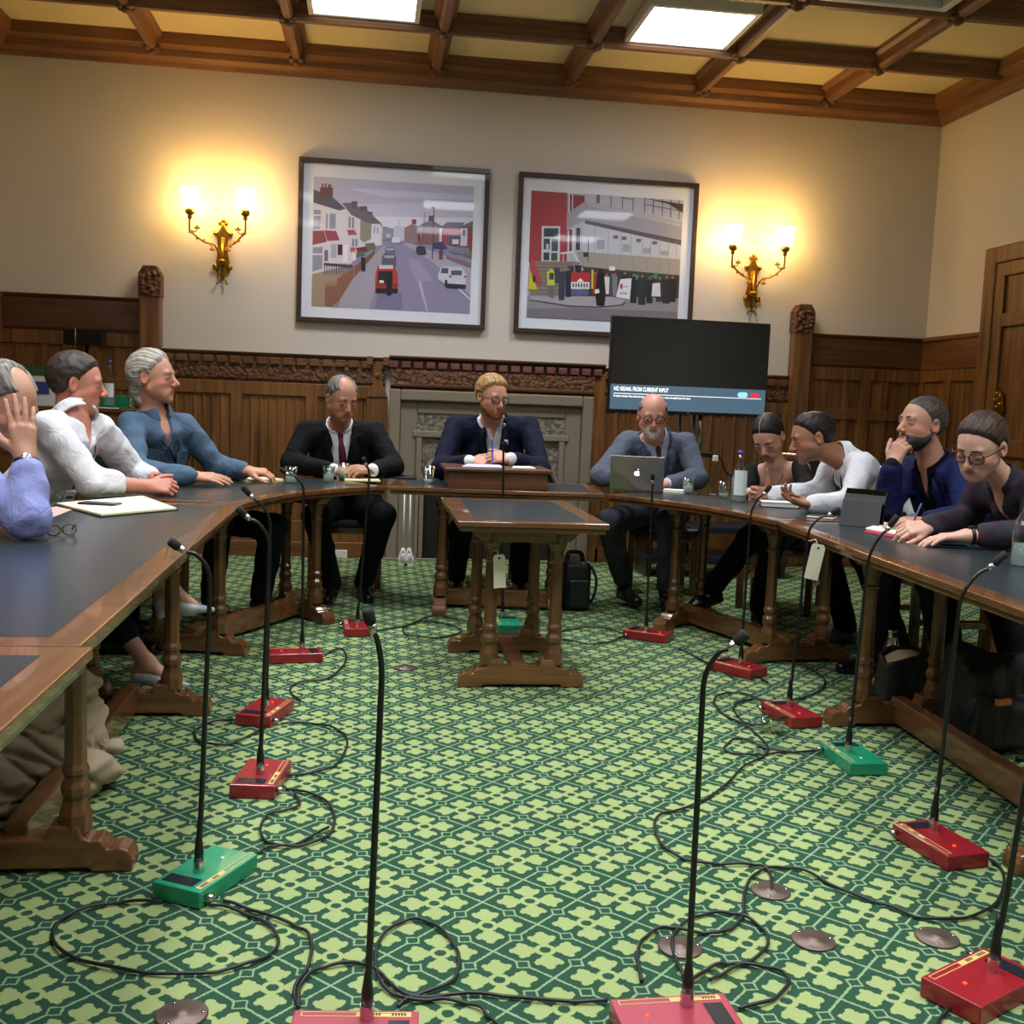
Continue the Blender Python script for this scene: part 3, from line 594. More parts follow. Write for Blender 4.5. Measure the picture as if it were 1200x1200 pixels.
P1=[('#b7b6cf',rc_(100,100,1010,930)),('#c4c4da',[(100,320),(1010,300),(1010,420),(100,420)]),('#dcdcea',[(100,375),(1010,385),(1010,460),(100,460)]),('#c9c9de',[(300,230),(990,260),(990,290),(500,275)]),
('#8f89a9',[(128,500),(1010,470),(1010,950),(100,950)]),('#a39dac',[(270,880),(440,880),(528,560),(510,530),(400,650),(260,780)]),('#aba6b8',[(600,515),(650,520),(1000,640),(1000,800),(780,625)]),
('#9d98b4',[(640,600),(700,610),(780,722),(690,728)]),('#7d7698',[(480,790),(610,790),(622,880),(470,875)]),('#b9b4cc',[(700,728),(716,728),(760,893),(752,893)]),('#d8d8e4',[(920,768),(930,765),(1000,822),(1000,830)]),
('#a08c78',[(128,690),(330,650),(270,868),(128,862)]),('#d2cdd8',[(128,305),(270,340),(310,345),(497,428),(500,532),(400,548),(330,640),(128,690)]),('#8c8a76',[(380,390),(440,415),(440,500),(400,520),(380,500)]),
('#5b5664',[(128,238),(235,283),(300,340),(268,350),(128,308)]),('#6d6470',[(280,310),(325,308),(420,350),(497,420),(495,434),(410,410),(330,372)]),('#6a4848',rc_(162,228,230,278)),('#8a4a44',rc_(170,208,180,230)),('#8a4a44',rc_(186,208,196,230)),('#8a4a44',rc_(204,212,222,232)),('#6a5258',rc_(330,300,362,335)),('#6a5258',rc_(375,326,415,352)),('#6a5258',rc_(418,355,444,372)),
('#8a4c5a',[(128,458),(186,456),(204,516),(128,534)]),('#94495a',[(188,455),(252,458),(272,508),(206,512)]),('#a0525e',[(310,452),(350,452),(365,478),(318,480)]),
('#8f93ac',rc_(131,346,168,448)),('#e8e6ee',rc_(131,372,168,378)),('#8f93ac',rc_(196,366,206,445)),('#8f93ac',rc_(216,366,248,446)),('#7d8098',rc_(318,382,328,442)),('#7d8098',rc_(336,386,346,444)),('#8f93ac',[(130,548),(182,542),(182,658),(130,676)]),('#e8e6ee',rc_(130,580,184,586)),('#6d6f86',rc_(192,560,212,620)),('#a7a9bd',rc_(226,528,256,602)),('#4a2c34',rc_(262,530,288,586)),('#e4e2ea',rc_(292,530,318,625)),('#7d8098',rc_(338,500,350,540)),('#7d8098',rc_(356,500,368,540)),
('#d8d4de',rc_(440,420,490,525)),('#9c9cb2',rc_(452,432,460,470)),('#9c9cb2',rc_(470,436,478,472)),
('#6e3038',[(358,548),(412,540),(424,566),(370,576)]),('#5c6b4a',[(350,575),(400,565),(410,590),(352,600)]),('#66704c',[(405,525),(458,520),(468,556),(420,560)]),('#c85a3c',rc_(330,545,356,568)),('#e2dfe2',rc_(342,575,362,615)),
('#4a4450',[(190,628),(345,640),(345,655),(190,642)])]+[('#4a4450',rc_(192+i*13,632,196+i*13,692)) for i in range(12)]+[
('#8a5d4c',[(200,752),(262,748),(262,712),(350,655),(352,700),(280,822),(236,862),(200,856)]),('#a07a68',[(200,735),(262,725),(262,752),(200,752)]),('#7d5848',[(352,650),(460,560),(462,580),(356,700)]),
('#94787a',[(618,440),(655,420),(690,430),(690,525),(618,515)]),('#86605f',rc_(690,432,820,525)),('#a04a56',[(820,432),(925,435),(925,545),(820,520)]),('#8c4450',rc_(925,432,1000,560)),('#cfcbda',rc_(925,440,962,535)),('#7c7f95',[(685,434),(748,402),(775,402),(825,432)]),('#7c7f95',[(818,432),(850,408),(948,410),(925,436)]),('#6a6c80',[(922,432),(1000,400),(1000,434)]),('#84474a',rc_(658,394,680,420)),('#84474a',rc_(748,374,776,402)),('#d9d6e2',rc_(808,440,822,512)),('#5d5e72',rc_(862,478,925,530)),('#dddbe6',rc_(880,500,915,525)),('#7a7d94',rc_(672,440,684,480)),('#7a7d94',rc_(700,445,714,490)),('#7a7d94',rc_(935,450,950,480)),
('#c4c2d4',rc_(560,430,618,510)),('#8e8ea4',[(500,430),(560,445),(560,500),(500,505)]),('#8a6a70',[(850,585),(985,630),(985,652),(850,600)]),('#6b7a4c',[(945,562),(990,560),(990,600),(950,592)]),
('#4a4b5a',rc_(772,330,777,606)),('#4a4b5a',rc_(760,328,778,334)),('#4a4b5a',rc_(722,358,725,512)),('#8a8a9a',rc_(586,398,588,440)),
('#d9d9e6',rc_(552,492,596,520)),('#b9b9cc',rc_(520,472,545,492)),('#3c3c4a',[(684,545),(700,535),(732,540),(742,580),(700,584),(684,570)]),('#3b4474',[(774,520),(830,516),(856,550),(780,548)]),('#7f8294',[(864,560),(900,542),(975,545),(975,582),(880,575)]),
('#6a6a80',[(516,560),(524,545),(565,545),(572,560),(572,582),(516,582)]),('#b0b2c8',rc_(524,550,564,560)),('#5a5a6e',[(500,600),(512,578),(568,580),(578,602),(578,652),(500,640)]),('#a4a6bc',rc_(514,588,566,602)),
('#b43c36',[(468,690),(480,640),(566,640),(590,690),(592,786),(468,786)]),('#c9c9da',rc_(486,640,562,660)),('#241c22',[(482,672),(560,672),(564,760),(482,740)]),('#8f2a2c',rc_(470,738,590,762)),('#1c171c',[(525,690),(545,684),(562,700),(556,800),(532,802)]),('#241c22',rc_(472,765,590,788)),('#e8e0e0',rc_(490,722,514,736)),
('#cbcbdc',[(808,690),(822,655),(850,645),(938,650),(962,690),(962,745),(850,745),(808,715)]),('#4e5066',[(828,655),(864,655),(862,685),(822,682)]),('#54566c',rc_(880,668,938,694)),('#c03a40',rc_(868,696,882,706)),('#c03a40',rc_(950,696,962,706)),('#2a2a36',[(850,738),(962,745),(962,765),(856,760)]),('#e0e0ea',rc_(905,730,932,740)),('#2a2a36',rc_(846,720,860,752)),
('#1c1a22',[(388,600),(410,598),(414,668),(392,672)]),('#6a4450',rc_(810,552,830,606)),('#2a2830',rc_(696,472,702,510))]
picture('large framed photograph of a terraced street with parked cars',-.585,.856,1.803,3.02,-.474,.737,1.92,2.885,m1,P1)
m2=lambda X,Y:((X-165+(Y-160)*.027)/885,(Y-160-.062*(X-165))/(743-.03*(X-165)))
P2=[('#b4b6c4',rc_(100,60,1100,950)),('#a23c45',[(100,60),(372,60),(372,575),(100,575)]),('#8d3540',[(372,180),(470,190),(470,240),(372,290)]),('#c9ccd6',rc_(376,150,386,290)),('#c9ccd6',rc_(398,150,404,270)),
('#ccd0da',rc_(226,366,332,578)),('#3b4652',rc_(238,378,322,428)),('#3b4652',rc_(238,440,274,502)),('#4a5560',rc_(284,440,320,512)),('#37404a',rc_(238,520,272,566)),('#43503f',rc_(282,522,318,568)),('#b8c6e0',rc_(252,470,268,500)),
('#9c9ba6',[(372,292),(470,222),(500,226),(1100,345),(1100,462),(475,330),(372,380)]),('#aeadb6',[(470,222),(1100,348),(1100,372),(500,250)]),('#5c5860',[(475,330),(1100,445),(1100,478),(475,362)]),
('#bcc0ca',[(372,384),(475,350),(1100,475),(1100,560),(460,512),(372,512)]),('#7d3a42',rc_(372,384,404,512)),('#d4d6de',rc_(376,390,384,515)),('#d4d6de',rc_(402,380,410,515)),('#3d3f4c',rc_(425,375,448,505)),('#2f3544',rc_(424,460,444,500))]
P2+=[('#8b8d9a',rc_(x,360+(x-450)*.16,x+3,520+(x-450)*.07)) for x in (455,532,610,685,745,810,860,912,965,1012)]+[('#9a9fae',rc_(x+6,430+(x-450)*.16,x+50,490+(x-450)*.09)) for x in (540,690,812,915)]+[('#65677a',rc_(x,390+(x-450)*.14,x+28,410+(x-450)*.14)) for x in (640,690,775,870)]
P2+=[('#5a5a66',rc_(x,185,x+5,250+(x-600)*.17)) for x in (620,688,750,818,868,922,972,1022)]+[('#5a5a66',[(690,198),(750,210),(750,214),(690,202)]),('#5a5a66',[(820,235),(1040,275),(1040,279),(820,239)]),('#4c3e46',[(812,198),(1100,240),(1100,290),(960,236)]),('#8a5c64',rc_(538,180,558,232))]
P2+=[('#9d978f',[(430,512),(1100,555),(1100,652),(460,602)]),('#3a383a',[(460,600),(1100,648),(1100,790),(460,770)])]+[('#86817a',rc_(x,525+(x-450)*.06,x+3,605+(x-450)*.075)) for x in (600,680,755,840,915,970)]+[('#e2e2e8',rc_(620,598,654,622)),('#2b2b34',rc_(468,518,494,544)),('#2b2b34',rc_(494,440,498,570))]
P2+=[('#857b72',[(190,572),(430,572),(430,775),(160,775)])]+[('#6a6058',rc_(185,585+i*22,400,589+i*22)) for i in range(9)]+[('#d6d8e0',[(335,520),(410,510),(470,620),(462,624),(405,522),(335,530)]),('#d6d8e0',rc_(350,520,354,575)),('#d6d8e0',rc_(378,515,382,570))]
P2+=[('#8e8b94',[(100,770),(1100,780),(1100,960),(100,960)]),('#77747e',[(100,850),(500,845),(1100,860),(1100,960),(100,960)]),('#a4a2aa',[(160,800),(400,838),(560,840),(700,825),(726,800),(700,786),(640,775),(160,780)]),('#4a474e',[(160,806),(400,840),(560,842),(705,826),(726,802),(722,798),(690,820),(560,834),(400,830),(160,798)])]
def fig(x,y0,y1,w_,c,head='#8a6a5c'): return [(c,[(x-w_/2,y0+18),(x+w_/2,y0+18),(x+w_/2.4,y1),(x-w_/2.4,y1)]),(head,[(x-7,y0),(x+7,y0),(x+8,y0+16),(x-8,y0+16)])]
for a in ((316,592,700,34,'#3a4152'),(395,580,700,36,'#2c3140'),(440,575,640,40,'#24262e'),(345,615,800,40,'#343d4e'),(384,610,780,38,'#232a38'),(540,630,760,34,'#a8343a'),(606,640,760,34,'#d9d6dc'),(640,640,770,36,'#4a4d58'),(655,636,770,30,'#767a88'),(712,628,700,44,'#262c40'),(765,640,810,44,'#22242c'),(815,645,820,50,'#2c2f38'),(860,655,810,44,'#26282e'),(920,655,800,50,'#393640'),(960,650,810,50,'#2a2a30'),(995,650,800,50,'#22222a')): P2+=fig(*a)
P2+=[('#c9cb4c',[(258,632),(300,628),(304,712),(262,714)]),('#3a3a48',rc_(272,640,298,680)),('#6a6a78',[(266,714),(300,714),(300,790),(270,780)])]+fig(283,600,632,20,'#c9cb4c')
P2+=[('#b32c32',rc_(398,636,508,692)),('#dfdee6',rc_(398,692,506,732)),('#5a5c8a',rc_(402,735,500,770))]+[('#2a2a30',[(408+i*16,700),(416+i*16,700),(416+i*16,722),(408+i*16,722)]) for i in range(6)]+[('#e6e4ea',[(430,690),(452,668),(474,690)])]
P2+=[('#c8bc3c',rc_(516,618,528,730)),('#121216',[(552,640),(590,640),(602,760),(596,828),(574,830),(550,828),(540,760)]),('#1a1a1e',[(560,620),(580,620),(582,640),(558,640)]),('#e6e4ea',[(536,736),(560,730),(566,752),(540,760)])]
P2+=[('#dcdce6',[(686,672),(752,666),(744,790),(662,776)]),('#b03a4c',rc_(686,700,700,728)),('#9a98b4',rc_(704,712,734,718)),('#8a8aa0',rc_(684,750,728,758)),('#d6d4dc',[(876,694),(920,690),(926,770),(872,770)]),('#3f8a6a',[(862,655),(905,628),(902,670)]),('#4a8a74',[(772,640),(798,652),(778,680)]),('#c9ba2e',[(160,622),(206,742),(150,740)]),('#b8404a',[(158,530),(178,560),(232,700),(215,714),(165,625)]),('#3a3a40',[(174,660),(192,655),(196,690),(180,700)])]
picture('large framed photograph of a protest outside a red and grey building',1.082,2.512,1.797,3.02,1.183,2.395,1.92,2.885,m2,P2)
# ------------------------------------------------------------------ brass wall lights
shade_m=mat('lit_glass_shade','#fff6da',.5,emit='#ffd080',es=40.0)
def sconce(zc,plate,cups,label):
    px,pz=plate; x0=Q(px,pz,YB)[0]; z0=Q(px,pz,YB)[2]
    t=empty('wall_light',(x0,YB,z0),label,'wall light','brass two armed wall lights')
    k=MB(); k.prism([(x0-.045,z0-.14),(x0-.055,z0-.08),(x0-.035,z0+.02),(x0-.04,z0+.14),(x0-.06,z0+.15),(x0-.03,z0+.17),(x0,z0+.235),(x0+.03,z0+.17),(x0+.06,z0+.15),(x0+.04,z0+.14),(x0+.035,z0+.02),(x0+.055,z0-.08),(x0+.045,z0-.14),(x0,z0-.2)],YB-.022,YB,ax=1)
    for a,b in ((0,.245),(-.022,.225),(.022,.225),(-.06,.15),(.06,.15)): k.sph((x0+a,YB-.012,z0+b),.015,6)
    k.build('backplate',brass,t,bevel=.003)
    k=MB(); k.tube([(x0,YB-.03,z0-.16),(x0,YB-.05,z0-.05),(x0,YB-.04,z0+.12)],.011,8); k.tube([(x0-.01,YB-.03,z0-.16),(x0-.035,YB-.045,z0-.22)],.006); k.tube([(x0+.01,YB-.03,z0-.16),(x0+.035,YB-.045,z0-.22)],.006)
    k.sph((x0,YB-.05,z0-.06),.03,8,(1,1,.8)); k.sph((x0-.035,YB-.05,z0-.22),.010,6); k.sph((x0+.035,YB-.05,z0-.22),.010,6)
    for s_ in (-1,1): k.sph((x0+s_*.05,YB-.03,z0-.10),.024,6,(1,.6,1.2))
    k.build('stem',brass,t)
    for s_,(cx,cy) in zip((-1,1),cups):
        c=Q(cx,cy,YB-.20)
        pts=[(x0+s_*.01,YB-.05,z0-.04),(x0+s_*.05,YB-.09,z0+.05),(x0*.45+c[0]*.55,YB-.15,z0+.065),(c[0]-s_*.03,YB-.19,z0+.11),(c[0],YB-.20,c[2]-.12),(c[0],YB-.20,c[2]-.02)]
        sp=spline(pts,6); k=MB(); k.tube(sp,.0075,8)
        for i in range(4,len(sp)-3,4): k.sph(sp[i]+np.array([0,0,.012*(1 if i%8 else -1)]),.010,5)
        for i,(f0,l_) in enumerate(((10,.055),(20,.06))):
            p=sp[f0]; q=p+np.array([-s_*.035,0,l_*(.6 if i else -.9)]); k.tube([p,(p+q)/2+np.array([-s_*.015,0,0]),q],.0045,6); 
            for e in ((0,0),(.014,.004),(-.014,.004),(0,.016)): k.sph(q+np.array([e[0],0,e[1]]),.009,5)
        k.build('arm',brass,t)
        k=MB(); k.lathe([(.010,-.05),(.02,-.035),(.012,-.025),(.03,-.012),(.036,.005),(.030,.014),(.036,.022),(.026,.03)],(c[0],c[1],c[2]+.01),14); k.build('cup',brass,t)
        k=MB(); k.lathe([(.042,.0),(.052,.025),(.060,.08),(.066,.145),(.062,.145),(.055,.08),(.046,.025),(.038,.006)],(c[0],c[1],c[2]+.035),22,caps=False); k.build('shade',shade_m,t)
sconce(0,(261.5,298),((222.5,250),(287.5,252)),'brass two armed wall light left of the street photograph')
sconce(0,(880.5,336),((859,292),(920,294)),'brass two armed wall light above the television\'s right end')
# ------------------------------------------------------------------ television on its stand
t=empty('television',(2.30,7.75,1.2),'large flat television showing a no signal message, on a stand','television')
A=Q(712.5,480,7.70); B=Q(899,488,7.78); A2=Q(714,371,7.70); B2=Q(907,375,7.78)
ex=(B-A); W_=np.linalg.norm(ex)*1.0; ex/=np.linalg.norm(ex); ez=np.array([0,0,1.]); ex[2]=0; ex/=np.linalg.norm(ex); ey=np.cross(ez,ex)
H_=A2[2]-A[2]; print('tv',W_,H_)
W_=1.235; H_=.70; O=np.array([A[0],A[1],A[2]-.015])
tm=Matrix((( *ex[:1],ey[0],0,O[0]),(ex[1],ey[1],0,O[1]),(0,0,1,O[2]),(0,0,0,1)))
def TB(lo,hi): 
    k=MB(); k.box(lo,hi); k.v=[tuple(O+ex*v[0]+ey*v[1]+ez*v[2]) for v in k.v]; return k
TB((0,0,0),(W_,.05,H_)).build('bezel',black,t,bevel=.006)
scr=mat('screen_dark','#08090a',.12,spec=.7,emit='#1c1d1f',es=.1); TB((.010,-.002,.022),(W_-.010,.0,H_-.010)).build('screen',scr,t)
blu=mat('screen_blue','#1c2c3a',.12,emit='#5f7d92',es=.55); TB((.010,-.003,.022),(W_-.012,-.002,.205)).build('message_bar',blu,t)
wt=mat('screen_white','#ffffff',.5,emit='#ffffff',es=.9)
def TT(body,x,z,size,m,nm='lettering',sx=1.,bold=0): 
    mw=Matrix(((ex[0]*sx,0,ey[0],(O+ex*x-ey*.0045+ez*z)[0]),(ex[1]*sx,0,ey[1],(O+ex*x-ey*.0045+ez*z)[1]),(0,1,0,(O+ez*z)[2]),(0,0,0,1)))
    return text(nm,body,size,m,t,mw,bold=bold)
TT('NO SIGNAL FROM CURRENT INPUT',.035,.158,.042,wt,sx=.62,bold=.0008)
TT('No signal is detected. Please check the input source selection and cable, or select the available input from Inputs.',.035,.112,.021,wt,sx=.62,bold=.0004)
TB((.035,-.0042,.135),(W_-.045,-.0032,.139)).build('rule',wt,t)
def pill(x0,x1,z0,z1,col,es,nm):
    r=(z1-z0)/2; pts=[(x0+r+r*cos(a),(z0+z1)/2+r*sin(a)) for a in [pi/2+pi*i/10 for i in range(11)]]+[(x1-r+r*cos(a),(z0+z1)/2+r*sin(a)) for a in [-pi/2+pi*i/10 for i in range(11)]]
    k=MB(); k.prism(pts,-.0055,-.0035,ax=1); k.v=[tuple(O+ex*v[0]+ey*v[1]+ez*v[2]) for v in k.v]; k.build(nm,mat(nm,col,.4,emit=col,es=es),t)
pill(W_-.235,W_-.155,.142,.182,'#8fd0f0',.9,'blue_button'); pill(W_-.135,W_-.062,.142,.182,'#c8324e',.8,'red_button')
tb=mat('button_ink','#1a4a8a',.5,emit='#2a5aa0',es=.4); TT('GUIDE',W_-.215,.155,.022,tb,sx=.6); TT('INPUTS',W_-.124,.155,.020,wt,sx=.6)
TT('LG',W_/2-.01,.004,.016,mat('logo_grey','#b0b0b0',.4),'brand_mark')
t=empty('television_stand',(2.30,7.9,0),'tall grey metal television stand with dark low shelves, behind the bald man','stand')
for i,(px,m_,r) in enumerate(((796,chrome_d,.016),(812.5,chrome_d,.016),(820,steel,.02))): 
    a=Q(px,500,7.86); MB().cyl((a[0],7.86,.10 if i<2 else .95),(a[0],7.86,1.30),r).build('pole',m_,t)
xx=Q(808,500,7.86)[0]
MB().box((xx-.40,7.80,1.27),(xx+.40,7.86,1.35)).build('bracket',black_m,t,bevel=.004)
for z in (.12,.34): MB().box((xx-.35,7.62,z),(xx+.75,8.02,z+.045)).build('shelf',mat('navy_shelf','#131c2a',.35),t,bevel=.006)
for a in (-.32,.72):
    MB().box((xx+a-.02,7.64,.0),(xx+a+.02,8.00,.36)).build('leg',black_m,t,bevel=.004)
k=MB(); a=Q(812,531,7.7); b=Q(836,534,7.66); k.beam(a,b,.05,.035); k.build('camera_arm',black_m,t,bevel=.006)
k=MB(); a=Q(819,533,7.68); b=Q(833,577,7.62); k.cyl(a,b,.008); k.build('rod',steel,t)
k=MB(); c=Q(838,537,7.64); k.box(c-np.array([.02,.015,.022]),c+np.array([.02,.015,.022])); k.build('plug',white,t,bevel=.005)
k=MB(); k.tube(spline([Q(840,532,7.66),Q(846,540,7.66),Q(850,552,7.66),Q(860,562,7.7),Q(864,575,7.75)],6),.006); k.build('lead',black,t)
# ------------------------------------------------------------------ sideboard at the left end
t=empty('sideboard',(-2.1,8.1,0),'oak sideboard against the end wall behind the men on the left','sideboard')
sx0,sx1,sy0,sy1,sz=-2.72,-1.60,7.88,8.34,1.10
MB().box((sx0+.02,sy0+.02,0),(sx1-.02,sy1,sz-.03)).build('body',oak_z,t,bevel=.004); MB().box((sx0,sy0,sz-.03),(sx1,sy1,sz)).build('top',oak_x,t,bevel=.006)
for a in (-2.68,-2.13): 
    d=MB().box((a,sy0+.004,.1),(a+.5,sy0+.022,.85)).build('door',oak_x,t,bevel=.006); MB().sph((a+.44,sy0-.004,.5),.012,6).build('knob',brass,d)
    d=MB().box((a,sy0+.004,.88),(a+.5,sy0+.022,1.04)).build('drawer',oak_x,t,bevel=.006); MB().sph((a+.25,sy0-.004,.96),.012,6).build('knob',brass,d)
def bottle(p,h,r,label,capc,labelc,full=.5,lbl=(.2,.5)):
    t=empty('water_bottle',p,label,'bottle'); 
    pr=[(r*.9,0),(r,.008),(r,h*.52),(r*.93,h*.58),(r*.45,h*.72),(r*.36,h*.80),(r*.34,h*.93)]
    MB().lathe(pr,p,24).build('glass',tglass,t)
    MB().lathe([(r*.86,.006),(r*.94,.012),(r*.94,h*full),(.001,h*full)],p,24).build('water',mat('still_water','#c6dcd8',.02,alpha=.35),t)
    MB().lathe([(r*.40,h*.93),(r*.42,h*.94),(r*.42,h),(.001,h)],p,16).build('cap',mat('bottle_cap',capc,.4),t)
    k=MB(); n=12; vs=[];a0=-2.6;a1=-.6
    for z in (h*lbl[0],h*lbl[1]):
        for i in range(n+1): a=a0+(a1-a0)*i/n; vs.append((p[0]+(r+.0012)*cos(a),p[1]+(r+.0012)*sin(a),p[2]+z))
    k.add(vs,[(i,i+1,i+n+2,i+n+1) for i in range(n)],True); k.build('label',mat('bottle_label',labelc,.6),t)
    return t
def tumbler(p,label,h=.098,r=.036,wl=.45,lime=None,tilt=None):
    t=empty('drinking_glass',p,label,'glass','drinking glasses on the tables'); q=(0,0,1) if tilt is None else tilt
    MB().lathe([(r*.72,0),(r*.74,.002),(r,h),(r-.0022,h),(r*.72-.001,.01),(.001,.01)],p,22,axis=q).build('body',tglass,t)
    if wl: MB().lathe([(r*.71,.010),(r*(.72+.26*wl),h*wl),(.001,h*wl)],p,20,axis=q).build('water',mat('glass_water','#cfe0da',.02,alpha=.4),t)
    if lime: k=MB(); k.lathe([(.001,0),(.02,0),(.02,.005),(.001,.005)],(p[0],p[1],p[2]+h*.45),14,axis=(.9,.5,.3)); k.build('lime_slice',mat('lime','#8fb24a',.5),t)
    return t
zt=1.10
b=Q(128,472,8.05); bottle((b[0],8.05,zt+.012),.33,.042,'clear water bottle with white label on the sideboard behind the men','#4a3a8a','#dfe3e6')
a=Q(118,466,8.1); t=empty('green_tray',(a[0]+.08,8.08,zt),'green tray under the bottle on the sideboard','tray'); k=MB(); k.box((a[0]-.06,7.98,zt),(a[0]+.21,8.22,zt+.010)); k.box((a[0]-.06,8.20,zt+.01),(a[0]+.21,8.22,zt+.09)); k.build('tray',mat('green_plastic','#1c7a55',.4),t,bevel=.004)
a=Q(123,474,7.94); tag(MB().box((a[0]-.08,7.90,zt+.0),(a[0]+.09,7.96,zt+.004)).build('paper_sheet',white,world=(a[0],7.93,zt)),'white sheet of paper on the front edge of the sideboard','paper')
a=Q(154,470,8.0); tumbler((a[0],8.0,zt),'tall empty glass on the sideboard behind the grey haired man',.16,.032,0)
a=Q(48,455,8.1); t=empty('leaflet_display',(a[0],8.1,zt),'green and white leaflet display on the sideboard at the far left','leaflet display')
MB().box((a[0]-.13,8.09,zt),(a[0]+.10,8.10,zt+.21)).build('card',white,t); MB().box((a[0]-.13,8.088,zt+.21),(a[0]+.10,8.10,zt+.28)).build('header',mat('green_card','#3c5a36',.6),t); MB().box((a[0]-.04,8.086,zt+.08),(a[0]+.06,8.089,zt+.17)).build('crest',mat('blue_print','#3c4a8a',.6),t)
a=Q(100,396,8.1); t=empty('table_lamp',(a[0],8.1,zt),'lamp with a wide black rectangular shade on the sideboard','lamp')
k=MB(); s0=Q(77,386,8.1); s1=Q(123,406,8.1); k.box((s0[0],8.03,s1[2]),(s1[0],8.17,s0[2])); k.build('lamp_shade',mat('black_gloss','#050506',.18),t,bevel=.008)
k=MB(); k.cyl((a[0]+.01,8.1,zt),(a[0]+.01,8.1,s1[2]),.012); k.lathe([(.07,0),(.07,.015),(.015,.02)],(a[0]+.01,8.1,zt),18); k.build('stand',black_m,t)
k=MB(); k.cyl((a[0]-.05,8.03,s1[2]+.12),(a[0]-.05,8.03,s1[2]-.05),.004); k.build('pull_cord',brass,t)
# white stands in the fireplace
wm=mat('white_enamel','#d8d8d4',.35)
for (pa,pb,l) in (((473,480),574,'white metal twin pole stand in the left of the fireplace'),((521,528),600,'white metal twin pole stand behind the centre chair')):
    c=Q((pa[0]+pa[1])/2,654,8.0); t=empty('white_metal_stand',(c[0],8.0,0),l,'stand','white metal stands in the fireplace')
    for i in range(2):
        x=Q(pa[i],620,8.0)[0]; zt2=Q(pa[i],pb,8.0)[2]; MB().cyl((x,8.0,.08),(x,8.0,zt2),.006).build('pole',wm,t)
        k=MB(); k.tube([(x-.022,7.98,0.008),(x-.03,7.98,.05),(x-.012,8,.10),(x,8,.13)],.010,8); k.tube([(x+.022,7.98,0.008),(x+.03,7.98,.05),(x+.012,8,.10),(x,8,.13)],.010,8); k.sph((x,7.99,.06),.02,8,(1,.6,1.6)); k.box((x-.035,7.965,0),(x+.035,8.02,.014)); k.build('foot',wm,t)
a=G(360,657); t=MB().box((-.46,YB-.10,.0),(-.16,YB-.072,.06)).build('white_trunking',wm,world=(-.3,8.31,0),bevel=.004); tag(t,'short white cable trunking at the foot of the panelling','trunking')
# ------------------------------------------------------------------ things on the tables
yel=mat('yellow_paper','#e3dfae',.7); redc=mat('red_cover','#a8283a',.5); phone_m=mat('phone_black','#08090b',.15,coat=.5); navyc=mat('navy_cover','#12151f',.5)
def rslab(k,c,w_,l_,h,rz,z0): 
    return k.box((c[0]-w_/2,c[1]-l_/2,z0),(c[0]+w_/2,c[1]+l_/2,z0+h),rz)
def phone(px,rz,label,w_=.075,l_=.15,z=HT+.001,m_=None):
    c=G(*px,z); t=empty('smartphone',(c[0],c[1],z),label,'phone'); rslab(MB(),c,w_,l_,.008,rz,z).build('case',m_ or phone_m,t,bevel=.003); rslab(MB(),c,w_-.01,l_-.012,.0008,rz,z+.0078).build('screen',mat('phone_glass','#0c0f14',.05,spec=.8),t); return t
def pen(a,b,label,m_,z=None):
    o=MB(); a=np.array(a);b=np.array(b); u=(b-a)/np.linalg.norm(b-a); L_=np.linalg.norm(b-a); o.lathe([(.001,0),(.0035,.012),(.0042,.02),(.0042,L_-.004),(.002,L_)],a,10,axis=u); o=o.build('pen',m_,world=a); tag(o,label,'pen'); return o
def notebook(px,w_,l_,h,rz,label,cover,page,z=HT+.001,nm='notebook'):
    c=G(*px,z); t=empty(nm,(c[0],c[1],z),label,'notebook'); rslab(MB(),c,w_,l_,.003,rz,z).build('cover',cover,t); rslab(MB(),c,w_-.006,l_-.006,h,rz,z+.003).build('pages',page,t,bevel=.001); return t
# left side
c=G(135,594,HT); t=empty('legal_pad',(c[0],c[1],HT),'open yellow legal pad in a dark folder on the left table','writing pad')
cs=[G(64,592,HT+.002),G(118,606,HT+.002),G(209,598,HT+.002),G(168,583,HT+.002)]
def quad(pts,z0,z1,nm,m_,t,bev=0):
    k=MB(); k.prism([(p[0],p[1]) for p in pts],z0,z1); return k.build(nm,m_,t,bevel=bev)
quad(cs,HT+.001,HT+.005,'folder',navyc,t); ctr=sum(cs)/4; quad([ctr+(p-ctr)*.97 for p in cs],HT+.005,HT+.012,'paper_block',yel,t)
c2=[G(60,588,HT+.014),G(115,603,HT+.014),G(175,596,HT+.014),G(160,585,HT+.014)]; quad([ctr+(p-ctr)*.9 for p in cs],HT+.012,HT+.0135,'top_sheet',mat('cream_sheet','#ecead0',.7),t)
phone((117,591),1.35,'dark smartphone lying on the yellow legal pad',.075,.16,HT+.0145)
pen(G(110,583,HT+.018),G(150,581,HT+.018),'dark pen lying across the top of the legal pad',navyc)
c=G(95,601,HT); 
o=quad([G(56,609,HT),G(84,598,HT),G(66,594,HT),G(40,600,HT)],HT+.001,HT+.0025,'pink_leaflet',mat('pink_paper','#c9a9a2',.7),None); tag(o,'pinkish leaflet beside the lavender shirted man\'s elbow','leaflet')
